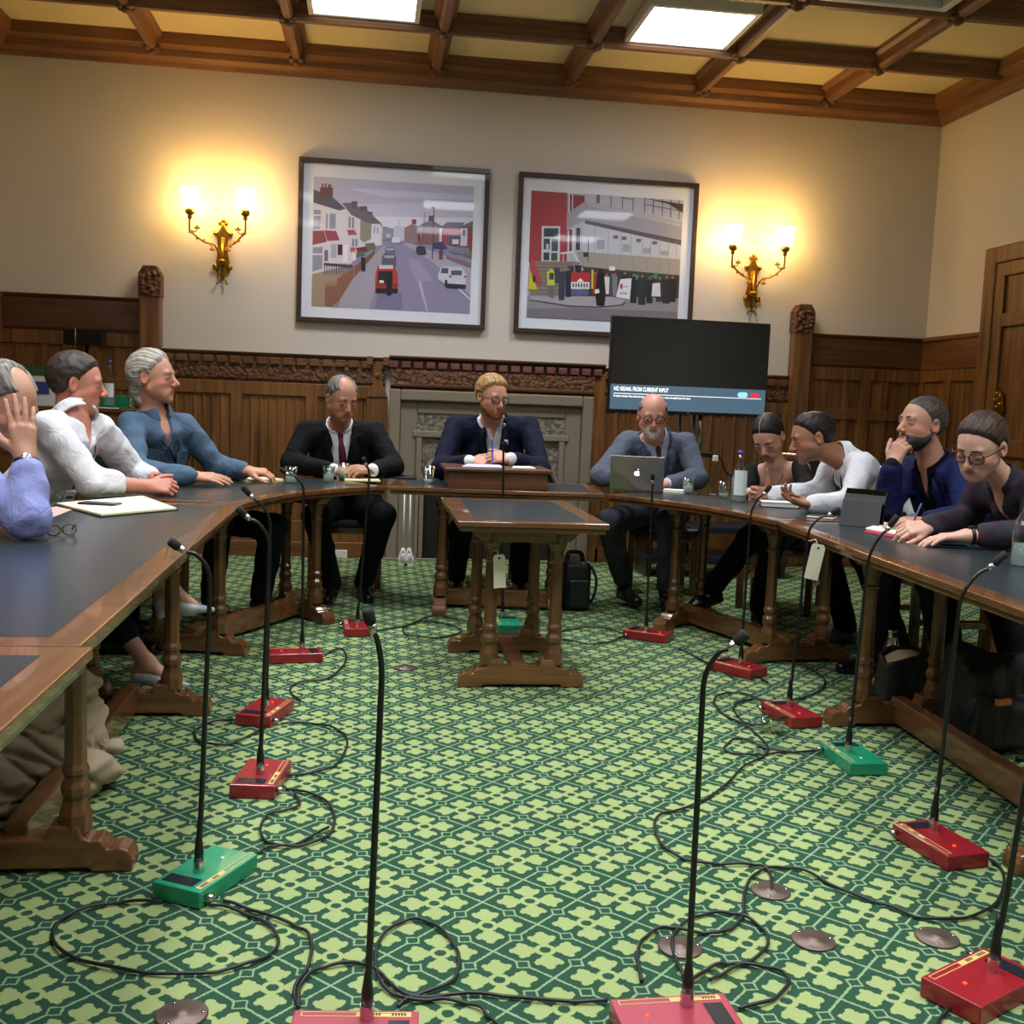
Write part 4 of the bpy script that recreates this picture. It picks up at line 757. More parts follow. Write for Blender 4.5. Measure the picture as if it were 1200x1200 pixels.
# reading glasses on table
c=G(72,625,HT+.01); t=empty('reading_glasses',(c[0],c[1],HT),'folded tortoiseshell reading glasses standing on the left table','glasses'); tort=mat('tortoiseshell','#5a3a24',.25)
for s_ in (-1,1):
    k=MB(); k.tube([(c[0]+.045*cos(.5)*s_*.55+.022*cos(a)*cos(.5),c[1]+.045*sin(.5)*s_*.55+.022*cos(a)*sin(.5),HT+.022+.018*sin(a)) for a in [2*pi*i/14 for i in range(15)]],.0028,6); k.build('rim',tort,t)
    k=MB(); k.tube([(c[0]+.05*cos(.5)*s_,c[1]+.05*sin(.5)*s_,HT+.034),(c[0]+.05*cos(.5)*s_-.03,c[1]+.05*sin(.5)*s_+.08,HT+.03),(c[0]+.05*cos(.5)*s_-.045,c[1]+.05*sin(.5)*s_+.11,HT+.006)],.0026,6); k.build('arm',tort,t)
notebook((302,563),.17,.24,.009,-.9,'cream notebook under the denim shirted man\'s hand',yel,yel)
c=G(341,567,HT); tumbler((c[0],c[1],HT),'water glass to the right of the cream notebook')
c=G(385,566,HT); tumbler((c[0],c[1],HT),'glass left of the black suited man\'s hands, the left of two',wl=.5,lime=1)
c=G(402,563,HT); tumbler((c[0],c[1]+.05,HT),'glass with lime close to the black suited man\'s cuffs',wl=.5,lime=1)
notebook((424,563),.21,.16,.007,.1,'cream writing pad in front of the black suited man',yel,yel)
c=G(463,560,HT); t=empty('black_folder',(c[0],c[1],HT),'black leather folder right of the cream writing pad','folder'); rslab(MB(),c,.26,.20,.012,-.1,HT+.001).build('cover',navyc,t,bevel=.003); rslab(MB(),c+np.array([-.03,.02,0]),.16,.10,.010,.2,HT+.013).build('flap',black,t,bevel=.003)
c=G(502,567,HT); tumbler((c[0],c[1],HT),'glass left of the wooden despatch box',.105,.040,wl=.25)
# on the despatch box
zb=.872; 
o=quad([Q(541,549,6.10),Q(589,551,6.10),Q(586,543,6.36),Q(548,543,6.36)],zb,zb+.004,'paper_stack',mat('lilac_paper','#c9c6e0',.6),None); tag(o,'lilac white papers on the despatch box beneath the hands','paper')
o=quad([Q(600,549,6.12),Q(628,550,6.12),Q(622,545,6.3),Q(602,545,6.3)],zb,zb+.004,'paper_sheet',white,None); tag(o,'white sheet on the right end of the despatch box','paper')
# laptop
cl=G(714.5,572.5,HT); cr=G(776.5,577.5,HT); cl=np.array(cl); cr=np.array(cr)
d=cr-cl; 
t=empty('laptop',((cl[0]+cr[0])/2,(cl[1]+cr[1])/2,HT),'silver open laptop with a glowing apple mark on its lid','laptop')
alum=mat('aluminium','#9b9a94',.35,.85); 
ca_=(cl+cr)/2; ux=norm2([.99,-.12,0]); Wd=.325*1.03; uy=np.array([-ux[1],ux[0],0]); print('laptop',cl,cr)
pl=Q(714.5,571,6.22); pr_=Q(777,577,6.14); ux=norm2([pr_[0]-pl[0],pr_[1]-pl[1],0]); Wd=np.linalg.norm((pr_-pl)[:2]); uy=np.array([-ux[1],ux[0],0]); o0=np.array([pl[0],pl[1],HT+.002])
def LB(lo,hi,tilt=0):
    k=MB(); k.box(lo,hi); out=[]
    for v in k.v:
        y,z=v[1],v[2]; y2=y*cos(tilt)-z*sin(tilt); z2=y*sin(tilt)+z*cos(tilt); out.append(tuple(o0+ux*v[0]+uy*y2+np.array([0,0,z2])))
    k.v=out; return k
LB((0,0,.0),(Wd,.24,.014)).build('base',alum,t,bevel=.004)
tl=radians(18)   # lid leans towards the viewer
LB((0,-.006,.012),(Wd,.0,.225),tl).build('lid',alum,t,bevel=.003)
LB((.012,.0,.022),(Wd-.012,.001,.215),tl).build('screen',mat('laptop_screen','#8090a0',.3,emit='#aab8c8',es=.6),t)
LB((.03,.03,.014),(Wd-.03,.13,.0155)).build('keyboard',black,t)
ap=mat('apple_glow','#ffffff',.4,emit='#ffffff',es=1.1)
def appl():
    pts=[]
    for i in range(40):
        a=2*pi*i/40; r=.0175*(1+.06*cos(2*a))*(1-.16*max(0,sin(a))**6 if sin(a)>0 else 1-.10*max(0,-sin(a))**8)
        x=r*cos(a)*.95; z=r*sin(a)
        dx=x-.021; dz=z-.003
        if dx*dx+dz*dz<.0105**2: q=sqrt(dx*dx+dz*dz); x=.021+dx/q*.0105; z=.003+dz/q*.0105
        pts.append((x,z))
    return pts
def lidface(pts,nm):
    k=MB(); n=len(pts); vs=[]
    for yy in (-.0062,-.0072):
        for x,z in pts:
            z_=z+.118; y_=yy; y2=y_*cos(tl)-z_*sin(tl); z2=y_*sin(tl)+z_*cos(tl); vs.append(tuple(o0+ux*(x+Wd/2)+uy*y2+np.array([0,0,z2])))
    k.add(vs,[tuple(range(n)),tuple(range(n,2*n))[::-1]]+[(i,i+n,(i+1)%n+n,(i+1)%n) for i in range(n)]); k.build(nm,ap,t)
lidface(appl(),'fruit_mark'); lidface([(.001,.019),(.002,.025),(.006,.029),(.009,.030),(.008,.025),(.005,.021)],'leaf_mark')
phone((702,567.5),1.5,'black smartphone left of the laptop')
notebook((791,577),.14,.10,.014,-.4,'cream notebook between the laptop and a glass',yel,white)
c=G(806,579,HT); tumbler((c[0],c[1],HT),'glass with lime right of the cream notebook',wl=.5,lime=1)
phone((832,580.5),1.2,'black phone lying between two glasses on the right')
c=G(848,584,HT); tumbler((c[0],c[1],HT),'glass left of the tall water bottle',wl=.3)
c=G(865,588,HT); bottle((c[0],c[1],HT),.285,.042,'tall clear water bottle with purple cap on the right table','#463a92','#d7e6e2',.5,(.14,.62))
o=quad([G(868,578,HT),G(884,582,HT),G(893,577,HT),G(880,574,HT)],HT+.001,HT+.006,'folded_paper',white,None); tag(o,'folded white paper between bottle and black covered book','paper')
c=G(913,592,HT+.01); t=empty('hardback_book',(c[0],c[1],HT),'white paged book with black cover before the leaning man','book'); rslab(MB(),c,.20,.13,.004,-.25,HT+.001).build('cover',black,t); rslab(MB(),c,.19,.12,.022,-.25,HT+.005).build('pages',white,t,bevel=.001); rslab(MB(),c,.20,.13,.003,-.25,HT+.027).build('top_sheet',white,t)
phone((963,607),.9,'white phone lying under the leaning man\'s elbow',.07,.13,HT+.001,mat('white_phone','#cfd3d6',.2)); 
# tablet in a folding case
a=Q(983,610,4.62); b=Q(1024,616,4.50); t=empty('tablet_in_case',((a[0]+b[0])/2,4.6,HT),'black tablet propped up in a grey folding case','tablet')
ux2=norm2([b[0]-a[0],b[1]-a[1],0]); uy2=np.array([-ux2[1],ux2[0],0]); wd=np.linalg.norm((b-a)[:2])+.02; o2=np.array([a[0],a[1],HT+.001])
def AB(lo,hi,tilt):
    k=MB(); k.box(lo,hi); out=[]
    for v in k.v:
        y,z=v[1],v[2]; y2=y*cos(tilt)-z*sin(tilt); z2=y*sin(tilt)+z*cos(tilt); out.append(tuple(o2+ux2*v[0]+uy2*y2+np.array([0,0,z2])))
    k.v=out; return k
AB((0,0,0),(wd,.006,.125),.0-.25).build('case_flap',mat('grey_case','#3c3c3e',.6),t,bevel=.002); AB((-.005,-.006,.115),(wd+.005,.012,.175),-.45).build('case_top',black,t,bevel=.003); AB((0,.06,0),(wd,.068,.17),-.02).build('tablet_body',phone_m,t,bevel=.003)
# open notebook
t=empty('open_notebook',tuple(G(1050,625,HT)),'open white notebook with red cover under the writing hand','notebook')
c0,c1,c2_,c3=G(1012,622,HT),G(1067,631,HT),G(1095,629,HT),G(1042,614,HT)
quad([G(1011,624,HT),G(1063,633,HT),G(1098,630,HT),G(1040,614,HT)],HT+.001,HT+.004,'cover',redc,t); 
quad([G(1014,622,HT),G(1063,631,HT),G(1073,624,HT),G(1036,615,HT)],HT+.004,HT+.014,'left_page',white,t,.003); quad([G(1065,631,HT),G(1094,629,HT),G(1092,622,HT),G(1073,624,HT)],HT+.004,HT+.012,'right_page',white,t,.003)
c=G(1052,607,HT); t=empty('crumpled_tissue',(c[0],c[1],HT),'crumpled tissue behind the open notebook','tissue'); k=MB(); k.sph((c[0],c[1],HT+.022),.03,8,(1.2,1,.75)); k.v=[(v[0]+random.uniform(-.008,.008),v[1]+random.uniform(-.008,.008),max(HT+.001,v[2]+random.uniform(-.008,.008))) for v in k.v]; k.build('tissue',mat('tissue_paper','#bdb9b0',.9),t)
phone((1112,641),1.3,'black phone under the hand of the woman in glasses',.07,.14)
c=G(1200,664,HT); bottle((c[0],c[1],HT),.27,.046,'clear water bottle cut by the right edge of the picture','#463a92','#c9d6c8',.30,(.55,.6))
# ------------------------------------------------------------------ things on the floor
c=G(900,850,.03); t=tumbler((c[0]-.03,c[1],.034),'clear plastic cup lying on the carpet by a red unit',.10,.037,0,None,(1,-.15,.0)); t['group']='fallen plastic cup'; t.name='plastic_cup'; WO[t.name]=0; del t['group']
blk=mat('black_nylon','#0d0f12',.6,bump=(140,.4,.002)); 
c=G(677,716,0); t=empty('laptop_bag',(c[0],c[1]+.06,0),'upright black laptop bag beside the small middle table','bag')
bagm=mat('bag_leather','#12181c',.4); k=MB(); k.box((c[0]-.095,c[1]-.02,.005),(c[0]+.075,c[1]+.34,.30)); k.build('body',bagm,t,bevel=.035,seg=4)
k=MB(); k.box((c[0]-.07,c[1]-.045,.03),(c[0]+.06,c[1]-.015,.20)); k.build('front_pocket',bagm,t,bevel=.012); k=MB(); k.tube(spline([(c[0]-.06,c[1]+.1,.295),(c[0]-.05,c[1]+.1,.345),(c[0]+.02,c[1]+.1,.345),(c[0]+.04,c[1]+.1,.295)],6),.014); k.build('handle',bagm,t)
k=MB(); k.tube(spline([(c[0]+.07,c[1],.28),(c[0]+.10,c[1]-.03,.2),(c[0]+.09,c[1]-.03,.10),(c[0]+.07,c[1],.05)],6),.009); k.build('strap',bagm,t)
# steel bottle, tote and backpack under the right table
c=G(1062,800,0); c=np.array([2.33,4.42,0]); t=empty('steel_bottle',tuple(c),'shiny steel flask standing in the open black tote','flask'); MB().lathe([(.036,.0),(.038,.01),(.038,.18),(.032,.215),(.020,.25),(.019,.275),(.022,.277),(.022,.285),(.015,.285)],c+np.array([0,0,.02]),22).build('body',steel,t)
c=np.array([2.32,4.20,0]); t=empty('tote_bag',tuple(c),'open black tote with tan lining under the right table','bag')
def wobbox(c,sx,sy,sz,nm,m_,t,z0=0,amp=.02,seed=1,open_=False):
    rg=np.random.RandomState(seed); k=MB(); n=14; vs=[]; fs=[]
    L=7
    for j in range(L):
        f=j/(L-1); 
        for i in range(4*n):
            a=2*pi*i/(4*n); q=1/max(abs(cos(a)),abs(sin(a))); q=min(q,1.25); r=(1-.12*f)*(1+ .10*sin(3*a+seed)*f)
            vs.append((c[0]+sx*cos(a)*q*r+rg.uniform(-amp,amp)*.4,c[1]+sy*sin(a)*q*r+rg.uniform(-amp,amp)*.4,z0+sz*f*(1+.12*cos(2*a+seed)*f)+ (rg.uniform(-amp,amp)*.3 if j else 0)))
    N=4*n
    for j in range(L-1):
        for i in range(N): fs.append((j*N+i,j*N+(i+1)%N,(j+1)*N+(i+1)%N,(j+1)*N+i))
    fs.append(tuple(range(N))[::-1])
    if not open_: fs.append(tuple(range((L-1)*N,L*N)))
    k.add(vs,fs,True); o=k.build(nm,m_,t)
    md=o.modifiers.new('s','SUBSURF'); md.levels=1; md.render_levels=1
    if open_: md=o.modifiers.new('t','SOLIDIFY'); md.thickness=.012
    return o
wobbox(c,.16,.10,.24,'body',blk,t,0,.02,3,True); tan_=mat('tan_lining','#b5a080',.9); wobbox(c,.140,.086,.232,'lining',tan_,t,.012,.015,3)
c=np.array([2.40,3.78,0]); t=empty('backpack',tuple(c),'black backpack with an orange tab under the right table','bag')
wobbox(c,.15,.14,.36,'body',blk,t,0,.03,8); wobbox(c+np.array([-.02,-.13,0]),.14,.05,.20,'front_pocket',blk,t,.02,.02,5)
p=np.array([c[0]-.05,c[1]-.185,.215]); MB().box(p-np.array([.035,.01,.012]),p+np.array([.035,.01,.012]),.3).build('orange_tab',mat('orange_fabric','#d8804c',.6),t,bevel=.004)
k=MB(); k.tube(spline([(c[0]+.05,c[1]-.15,.36),(c[0]+.16,c[1]-.22,.22),(c[0]+.2,c[1]-.2,.06),(c[0]+.1,c[1]-.22,.012),(c[0]+.0,c[1]-.22,.012)],6),.011); k.build('strap',blk,t)
from mathutils.bvhtree import BVHTree
# ------------------------------------------------------------------ implicit surfaces for people and cloth
V3=lambda *a: np.array(a,float)
def nrm(v): v=np.asarray(v,float); return v/max(1e-9,np.linalg.norm(v))
class Fld:
    def __init__(s,lo,hi,h):
        s.h=h; s.lo=np.array(lo,float); s.n=np.maximum(3,np.ceil((np.array(hi)-s.lo)/h).astype(int)+1)
        s.F=np.full(s.n,.06,np.float32); s.ax=[(s.lo[i]+h*np.arange(s.n[i])).astype(np.float32) for i in range(3)]
    def sub(s,lo,hi):
        a=np.clip(np.floor((np.array(lo)-s.lo)/s.h).astype(int),0,s.n); b=np.clip(np.ceil((np.array(hi)-s.lo)/s.h).astype(int)+1,0,s.n)
        if (b<=a).any(): return None,None
        sl=tuple(slice(int(a[i]),int(b[i])) for i in range(3))
        X=s.ax[0][sl[0]][:,None,None]; Y=s.ax[1][sl[1]][None,:,None]; Z=s.ax[2][sl[2]][None,None,:]
        return sl,(X,Y,Z)
    def add(s,pr,off=0.,k=.0):
        f,lo,hi=pr; m=abs(off)+k+.03 if off>0 else k+.03
        sl,P=s.sub(np.array(lo)-m,np.array(hi)+m)
        if sl is None: return
        d=f(*P)-off; F=s.F[sl]
        if k>0: h=np.maximum(k-np.abs(d-F),0)/k; s.F[sl]=np.minimum(d,F)-h*h*k*.25
        else: s.F[sl]=np.minimum(d,F)
    def cut(s,pr,off=0.,k=.0):
        f,lo,hi=pr; m=abs(off)+k+.01; sl,P=s.sub(np.array(lo)-m,np.array(hi)+m)
        if sl is None: return
        d=-(f(*P)-off); F=s.F[sl]
        if k>0: h=np.maximum(k-np.abs(d-F),0)/k; s.F[sl]=np.maximum(d,F)+h*h*k*.25
        else: s.F[sl]=np.maximum(d,F)
    def grid(s): return s.ax[0][:,None,None],s.ax[1][None,:,None],s.ax[2][None,None,:]
    def mesh(s):
        F=s.F; F[0]=F[-1]=.05; F[:,0]=F[:,-1]=.05; F[:,:,0]=F[:,:,-1]=.05
        ins=F<0; nx,ny,nz=F.shape
        c=np.zeros((nx-1,ny-1,nz-1),np.uint8)
        for i in (0,1):
            for j in (0,1):
                for k in (0,1): c+=ins[i:nx-1+i,j:ny-1+j,k:nz-1+k]
        act=(c>0)&(c<8); I=np.argwhere(act); idx=np.full(act.shape,-1,np.int32); idx[act]=np.arange(len(I))
        acc=np.zeros((len(I),3)); cnt=np.zeros(len(I))
        for ax in range(3):
            o=[a for a in range(3) if a!=ax]
            for u in (0,1):
                for v in (0,1):
                    a=I.copy(); a[:,o[0]]+=u; a[:,o[1]]+=v; b=a.copy(); b[:,ax]+=1
                    fa=F[a[:,0],a[:,1],a[:,2]]; fb=F[b[:,0],b[:,1],b[:,2]]; m=(fa<0)!=(fb<0)
                    t=np.where(m,fa/np.where(m,fa-fb,1),0); p=a.astype(float); p[:,ax]+=t
                    acc[m]+=p[m]; cnt[m]+=1
        V=acc/cnt[:,None]*s.h+s.lo; Q_=[]
        for ax in range(3):
            o=[a for a in range(3) if a!=ax]
            sl0=[slice(1,-1)]*3; sl1=[slice(1,-1)]*3; sl0[ax]=slice(0,-1); sl1[ax]=slice(1,None)
            A=ins[tuple(sl0)]; B=ins[tuple(sl1)]; E=np.argwhere(A!=B); 
            sgn=A[E[:,0],E[:,1],E[:,2]]; g=E+1; g[:,ax]-=1
            def at(du,dv):
                q=g.copy(); q[:,o[0]]+=du; q[:,o[1]]+=dv; return idx[q[:,0],q[:,1],q[:,2]]
            q=np.stack([at(-1,-1),at(0,-1),at(0,0),at(-1,0)],1)
            fl=sgn if ax!=1 else ~sgn
            q=np.where(fl[:,None],q,q[:,::-1]); Q_.append(q)
        return V,np.concatenate(Q_)
def rc(a,b,ra,rb,flat=None,fs=1.):
    a=np.array(a,float); b=np.array(b,float); ab=b-a; L2=max(1e-9,ab@ab)
    fv=None if flat is None else nrm(flat)
    def f(X,Y,Z):
        px,py,pz=X-a[0],Y-a[1],Z-a[2]
        if fv is not None:
            q=(px*fv[0]+py*fv[1]+pz*fv[2])*(1/fs-1); px=px+q*fv[0]; py=py+q*fv[1]; pz=pz+q*fv[2]
        t=np.clip((px*ab[0]+py*ab[1]+pz*ab[2])/L2,0,1)
        d=np.sqrt((px-t*ab[0])**2+(py-t*ab[1])**2+(pz-t*ab[2])**2)-(ra+(rb-ra)*t)
        return d if fv is None else d*(.5+.5*fs)
    r=max(ra,rb); return f,np.minimum(a,b)-r,np.maximum(a,b)+r
def ell(c,r,M=None):
    c=np.array(c,float); r=np.array(r,float); M=np.eye(3) if M is None else M
    def f(X,Y,Z):
        p=[X-c[0],Y-c[1],Z-c[2]]; q=[p[0]*M[i,0]+p[1]*M[i,1]+p[2]*M[i,2] for i in range(3)]
        k0=np.sqrt(sum((q[i]/r[i])**2 for i in range(3))); k1=np.sqrt(sum((q[i]/r[i]**2)**2 for i in range(3)))
        return k0*(k0-1)/np.maximum(k1,1e-6)
    R=r.max(); return f,c-R,c+R
def wr(X,Y,Z,s=1.,seed=0.):        # cloth folds
    a=np.sin(X*23*s+2.2*np.sin(Z*17*s+seed)+seed)*np.sin(Z*31*s+2*np.sin(Y*19*s+seed*2)); b=np.sin((Y+Z)*37*s+2.5*np.sin(X*21*s+seed*3)); c=np.sin((X-Z)*53*s+3*np.sin(Y*27*s))
    return a*.5+b*.3+c*.2
class Frame:
    """local frame: x to the person's right... columns right, forward, up"""
    def __init__(s,o,fwd,up=(0,0,1),sc=1.):
        s.o=np.array(o,float); f=nrm(fwd); u=np.array(up,float); r=nrm(np.cross(f,u)); u=np.cross(r,f); s.M=np.array([r,f,u]); s.s=sc
    def w(s,x,y,z): return s.o+s.s*(x*s.M[0]+y*s.M[1]+z*s.M[2])
    def loc(s,X,Y,Z):
        p=(X-s.o[0],Y-s.o[1],Z-s.o[2]); return [ (p[0]*s.M[i,0]+p[1]*s.M[i,1]+p[2]*s.M[i,2])/s.s for i in range(3)]
    def rc(s,a,b,ra,rb): return rc(s.w(*a),s.w(*b),ra*s.s,rb*s.s)
    def sp(s,c,r): return ell(s.w(*c),(r*s.s,)*3,s.M)
    def el(s,c,r): return ell(s.w(*c),np.array(r)*s.s,s.M)
def ik(a,b,l1,l2,pole):
    a=np.array(a,float); b=np.array(b,float); d=b-a; D=np.linalg.norm(d); 
    if D>(l1+l2)*.995: s_=D/((l1+l2)*.995); l1*=s_; l2*=s_
    if D<abs(l1-l2)+.02: D=abs(l1-l2)+.02
    x=(l1*l1-l2*l2+D*D)/(2*D); h=sqrt(max(0,l1*l1-x*x)); u=nrm(d); p=np.array(pole,float); p=nrm(p-u*(p@u)); return a+u*x+p*h
SKULL=lambda H,fat=0: [(H.el((0,-.018,.030),(.077,.097,.090)),.0),(H.el((0,.022,-.004),(.066+fat*.3,.070,.098)),.02)]
def head_prims(H,f,o):
    fat=o.get('fat',0); w=o.get('wom',0)
    A=f.add
    for p,k in SKULL(H,fat): A(p,k=k)
    A(H.el((0,.026,-.064),(.050+fat-w*.004,.052,.048+fat*.5)),k=.02)
    for s_ in (-1,1):
        A(H.rc((s_*(.050+fat),-.002,-.052),(s_*.018,.064,-.098),.022-w*.003,.016),k=.02)
        A(H.el((s_*.037,.052,-.030),(.025,.022,.022)),k=.02); A(H.rc((s_*.044,.030,-.040),(s_*.028,.060,-.075),.024,.020),k=.02)
    A(H.sp((0,.070-w*.004,-.100),.020-w*.003),k=.014)
    A(H.rc((-.036,.074,.020),(.036,.074,.020),.013-w*.003,.013-w*.003),k=.015)
    f.cut(H.el((.033,.099,.002),(.017,.015,.0105)),k=.010); f.cut(H.el((-.033,.099,.002),(.017,.015,.0105)),k=.010)
    for s_ in (-1,1):
        A(H.el((s_*.033,.0745,-.0005),(.0155,.0145,.0125)),k=.003)
        A(H.sp((s_*.0115,.098,-.037),.0088-w*.001),k=.005)
        f.cut(H.sp((s_*.007,.104,-.044),.0035),k=.003)
    ns=o.get('nose',1.)
    A(H.rc((0,.083,.008),(0,.083+.026*ns,-.032),.0085-w*.0015,.0115-w*.002),k=.010)
    A(H.el((0,.063,-.066),(.034,.026,.028)),k=.014)
    mo=o.get('mouth',0.)
    f.cut(H.rc((-.022,.096,-.066),(.022,.096,-.066),.004+mo,.004+mo),k=.005)
    A(H.rc((-.019,.0855,-.0615),(.019,.0855,-.0615),.0048,.0048),k=.005); A(H.rc((-.016,.0850,-.0710),(.016,.0850,-.0710),.0056,.0056),k=.005)
    f.cut(H.rc((-.025,.0945,-.0663),(.025,.0945,-.0663),.0042,.0042),k=.002)
    for s_ in (-1,1):
        E_=Frame(H.w(s_*.079,-.012,-.006),nrm(H.M[1]+H.M[0]*s_*-.35),H.M[2]-H.M[1]*.15,H.s)
        A(E_.el((0,0,0),(.0085,.0185,.032)),k=.006); f.cut(E_.el((s_*.009,.002,-.002),(.007,.010,.018)),k=.004); A(E_.rc((s_*.004,.012,-.004),(s_*.003,.010,-.022),.004,.005),k=.003)
def hand_prims(A,wr_,dr,bk,s_,sc,curl=.5,spread=.12,thumb=.6,grip=None,tc=.5):
    """wrist, direction of the fingers, back-of-hand normal, s_=+1 thumb on the side of cross(dr,bk)"""
    dr=nrm(dr); bk=nrm(bk-dr*(bk@dr)); sd=np.cross(dr,bk)*s_
    P=lambda a,b,c: wr_+sc*(dr*a+sd*b+bk*c)
    A(rc(P(-.02,0,0),P(.02,0,0),.027*sc,.027*sc,bk,.72),k=.02)
    for i,b in enumerate((.030,.010,-.010,-.028)): A(rc(P(.008,b*.55,0),P((.088,.092,.088,.080)[i],b,.002),.0155*sc,.0125*sc),k=.012)
    cs=curl if hasattr(curl,'__len__') else [curl]*4
    tips=[]
    for i,b in enumerate((.030,.010,-.010,-.028)):
        L=(.042,.047,.044,.034)[i]; p=P((.088,.092,.088,.080)[i],b,.002); r=(.0098,.0100,.0096,.0086)[i]*sc; an=0; dd=dr+sd*spread*(1.2-i*.8)
        dd=nrm(dd); c=cs[i]
        for j,(l,kk) in enumerate(((L,1.),(L*.62,1.15),(L*.5,.7))):
            an+=c*kk*(.9 if j==0 else 1.); v=dd*cos(an)-bk*sin(an); q=p+v*l*sc; A(rc(p,q,r,r*.92),k=.003 if j else .006); p=q; r*=.93
        tips.append(p)
    a=P(.022,.024,-.008); b=P(.022+.040*cos(thumb),.030+.036*sin(thumb)+.006,-.014); v=nrm(dr*cos(thumb*(1-.6*tc))+sd*sin(thumb*(1-.6*tc))-bk*.35*tc); c=b+v*.032*sc; d=c+nrm(v-sd*.35*tc-bk*.2*tc)*.026*sc
    A(rc(a,b,.0165*sc,.0125*sc),k=.012); A(rc(b,c,.0115*sc,.0105*sc),k=.004); A(rc(c,d,.0105*sc,.0090*sc),k=.003)
    return tips
skin_cache={}
def skinmat(col):
    if col not in skin_cache:
        m=mat('skin',col,.48,vcol=True,bump=(320,.12,.0006)); b=m.node_tree.nodes['Principled BSDF']; b.inputs['Subsurface Weight'].default_value=.12; b.inputs['Subsurface Radius'].default_value=(.012,.005,.003); b.inputs['Subsurface Scale'].default_value=.6; skin_cache[col]=m
    return skin_cache[col]
mats={}
def cm(name,col,**k):
    key=(name,col)
    if key not in mats: mats[key]=mat(name,col,**k)
    return mats[key]
def hairmat(col,col2=None,st='short'):
    c=np.array(srgb(col)[:3]); c2=np.array(srgb(col2)[:3]) if col2 else c*1.35
    if 'hairm' not in mats: mats['hairm']=mat('hair','#444444',.55,spec=.35,vcol=True,bump=(150,.5,.002))
    return (mats['hairm'],c*.7,c2,st)
def interp(y,xs,ys): return np.interp(np.asarray(y,float).ravel(),xs,ys).reshape(np.shape(y))
HL={ # hairline height as a function of the local y (front = large)
 'short':([-.13,-.08,-.045,-.015,.004,.012,.035,.060,.090],[-.085,-.078,-.045,.0,-.012,.020,.050,.074,.084]),
 'long':([-.13,-.08,-.045,-.015,.004,.012,.035,.060,.090],[-.13,-.12,-.085,.005,.0,.022,.05,.075,.088]),
 'swept':([-.13,-.08,-.04,-.015,.004,.016,.04,.060,.090],[-.11,-.10,-.06,.0,-.01,.028,.06,.082,.09]),
 'pulled':([-.13,-.08,-.04,-.015,.004,.025,.045,.065,.085],[-.09,-.085,-.05,.012,.008,.034,.060,.082,.100])}
def glasses(t,H,m,rw=.024,rh=.019,th=.0022,name='spectacles'):
    k=MB(); z0=-.002
    for s_ in (-1,1):
        for pts in ([H.w(s_*.034+rw*cos(a)*(1 if abs(cos(a))>.3 else 1),.104-.012*abs(s_*.034+rw*cos(a))/.06,z0+rh*(abs(sin(a))**.7)*(1 if sin(a)>0 else -1)) for a in [2*pi*i/18 for i in range(19)]],): k.tube(pts,th*H.s,6)
        k.tube([H.w(s_*.058,.094,.004),H.w(s_*.078,.055,.006),H.w(s_*.083,-.005,.004),H.w(s_*.080,-.025,-.012)],th*.9*H.s,6)
    k.tube([H.w(-.011,.102,.003),H.w(0,.106,.006),H.w(.011,.102,.003)],th*H.s,6)
    o=k.build(name,m,t)
    for s_ in (-1,1):
        k=MB(); c=H.w(s_*.034,.1,z0); pts=[H.w(s_*.034+rw*.96*cos(a),.1005-.012*abs(s_*.034+rw*cos(a))/.06,z0+rh*.96*sin(a)) for a in [2*pi*i/16 for i in range(16)]]; k.poly(pts); k.build('lens',lensm,o)
lensm=thin_glass('lens_glass','#fbfdfd',.04)
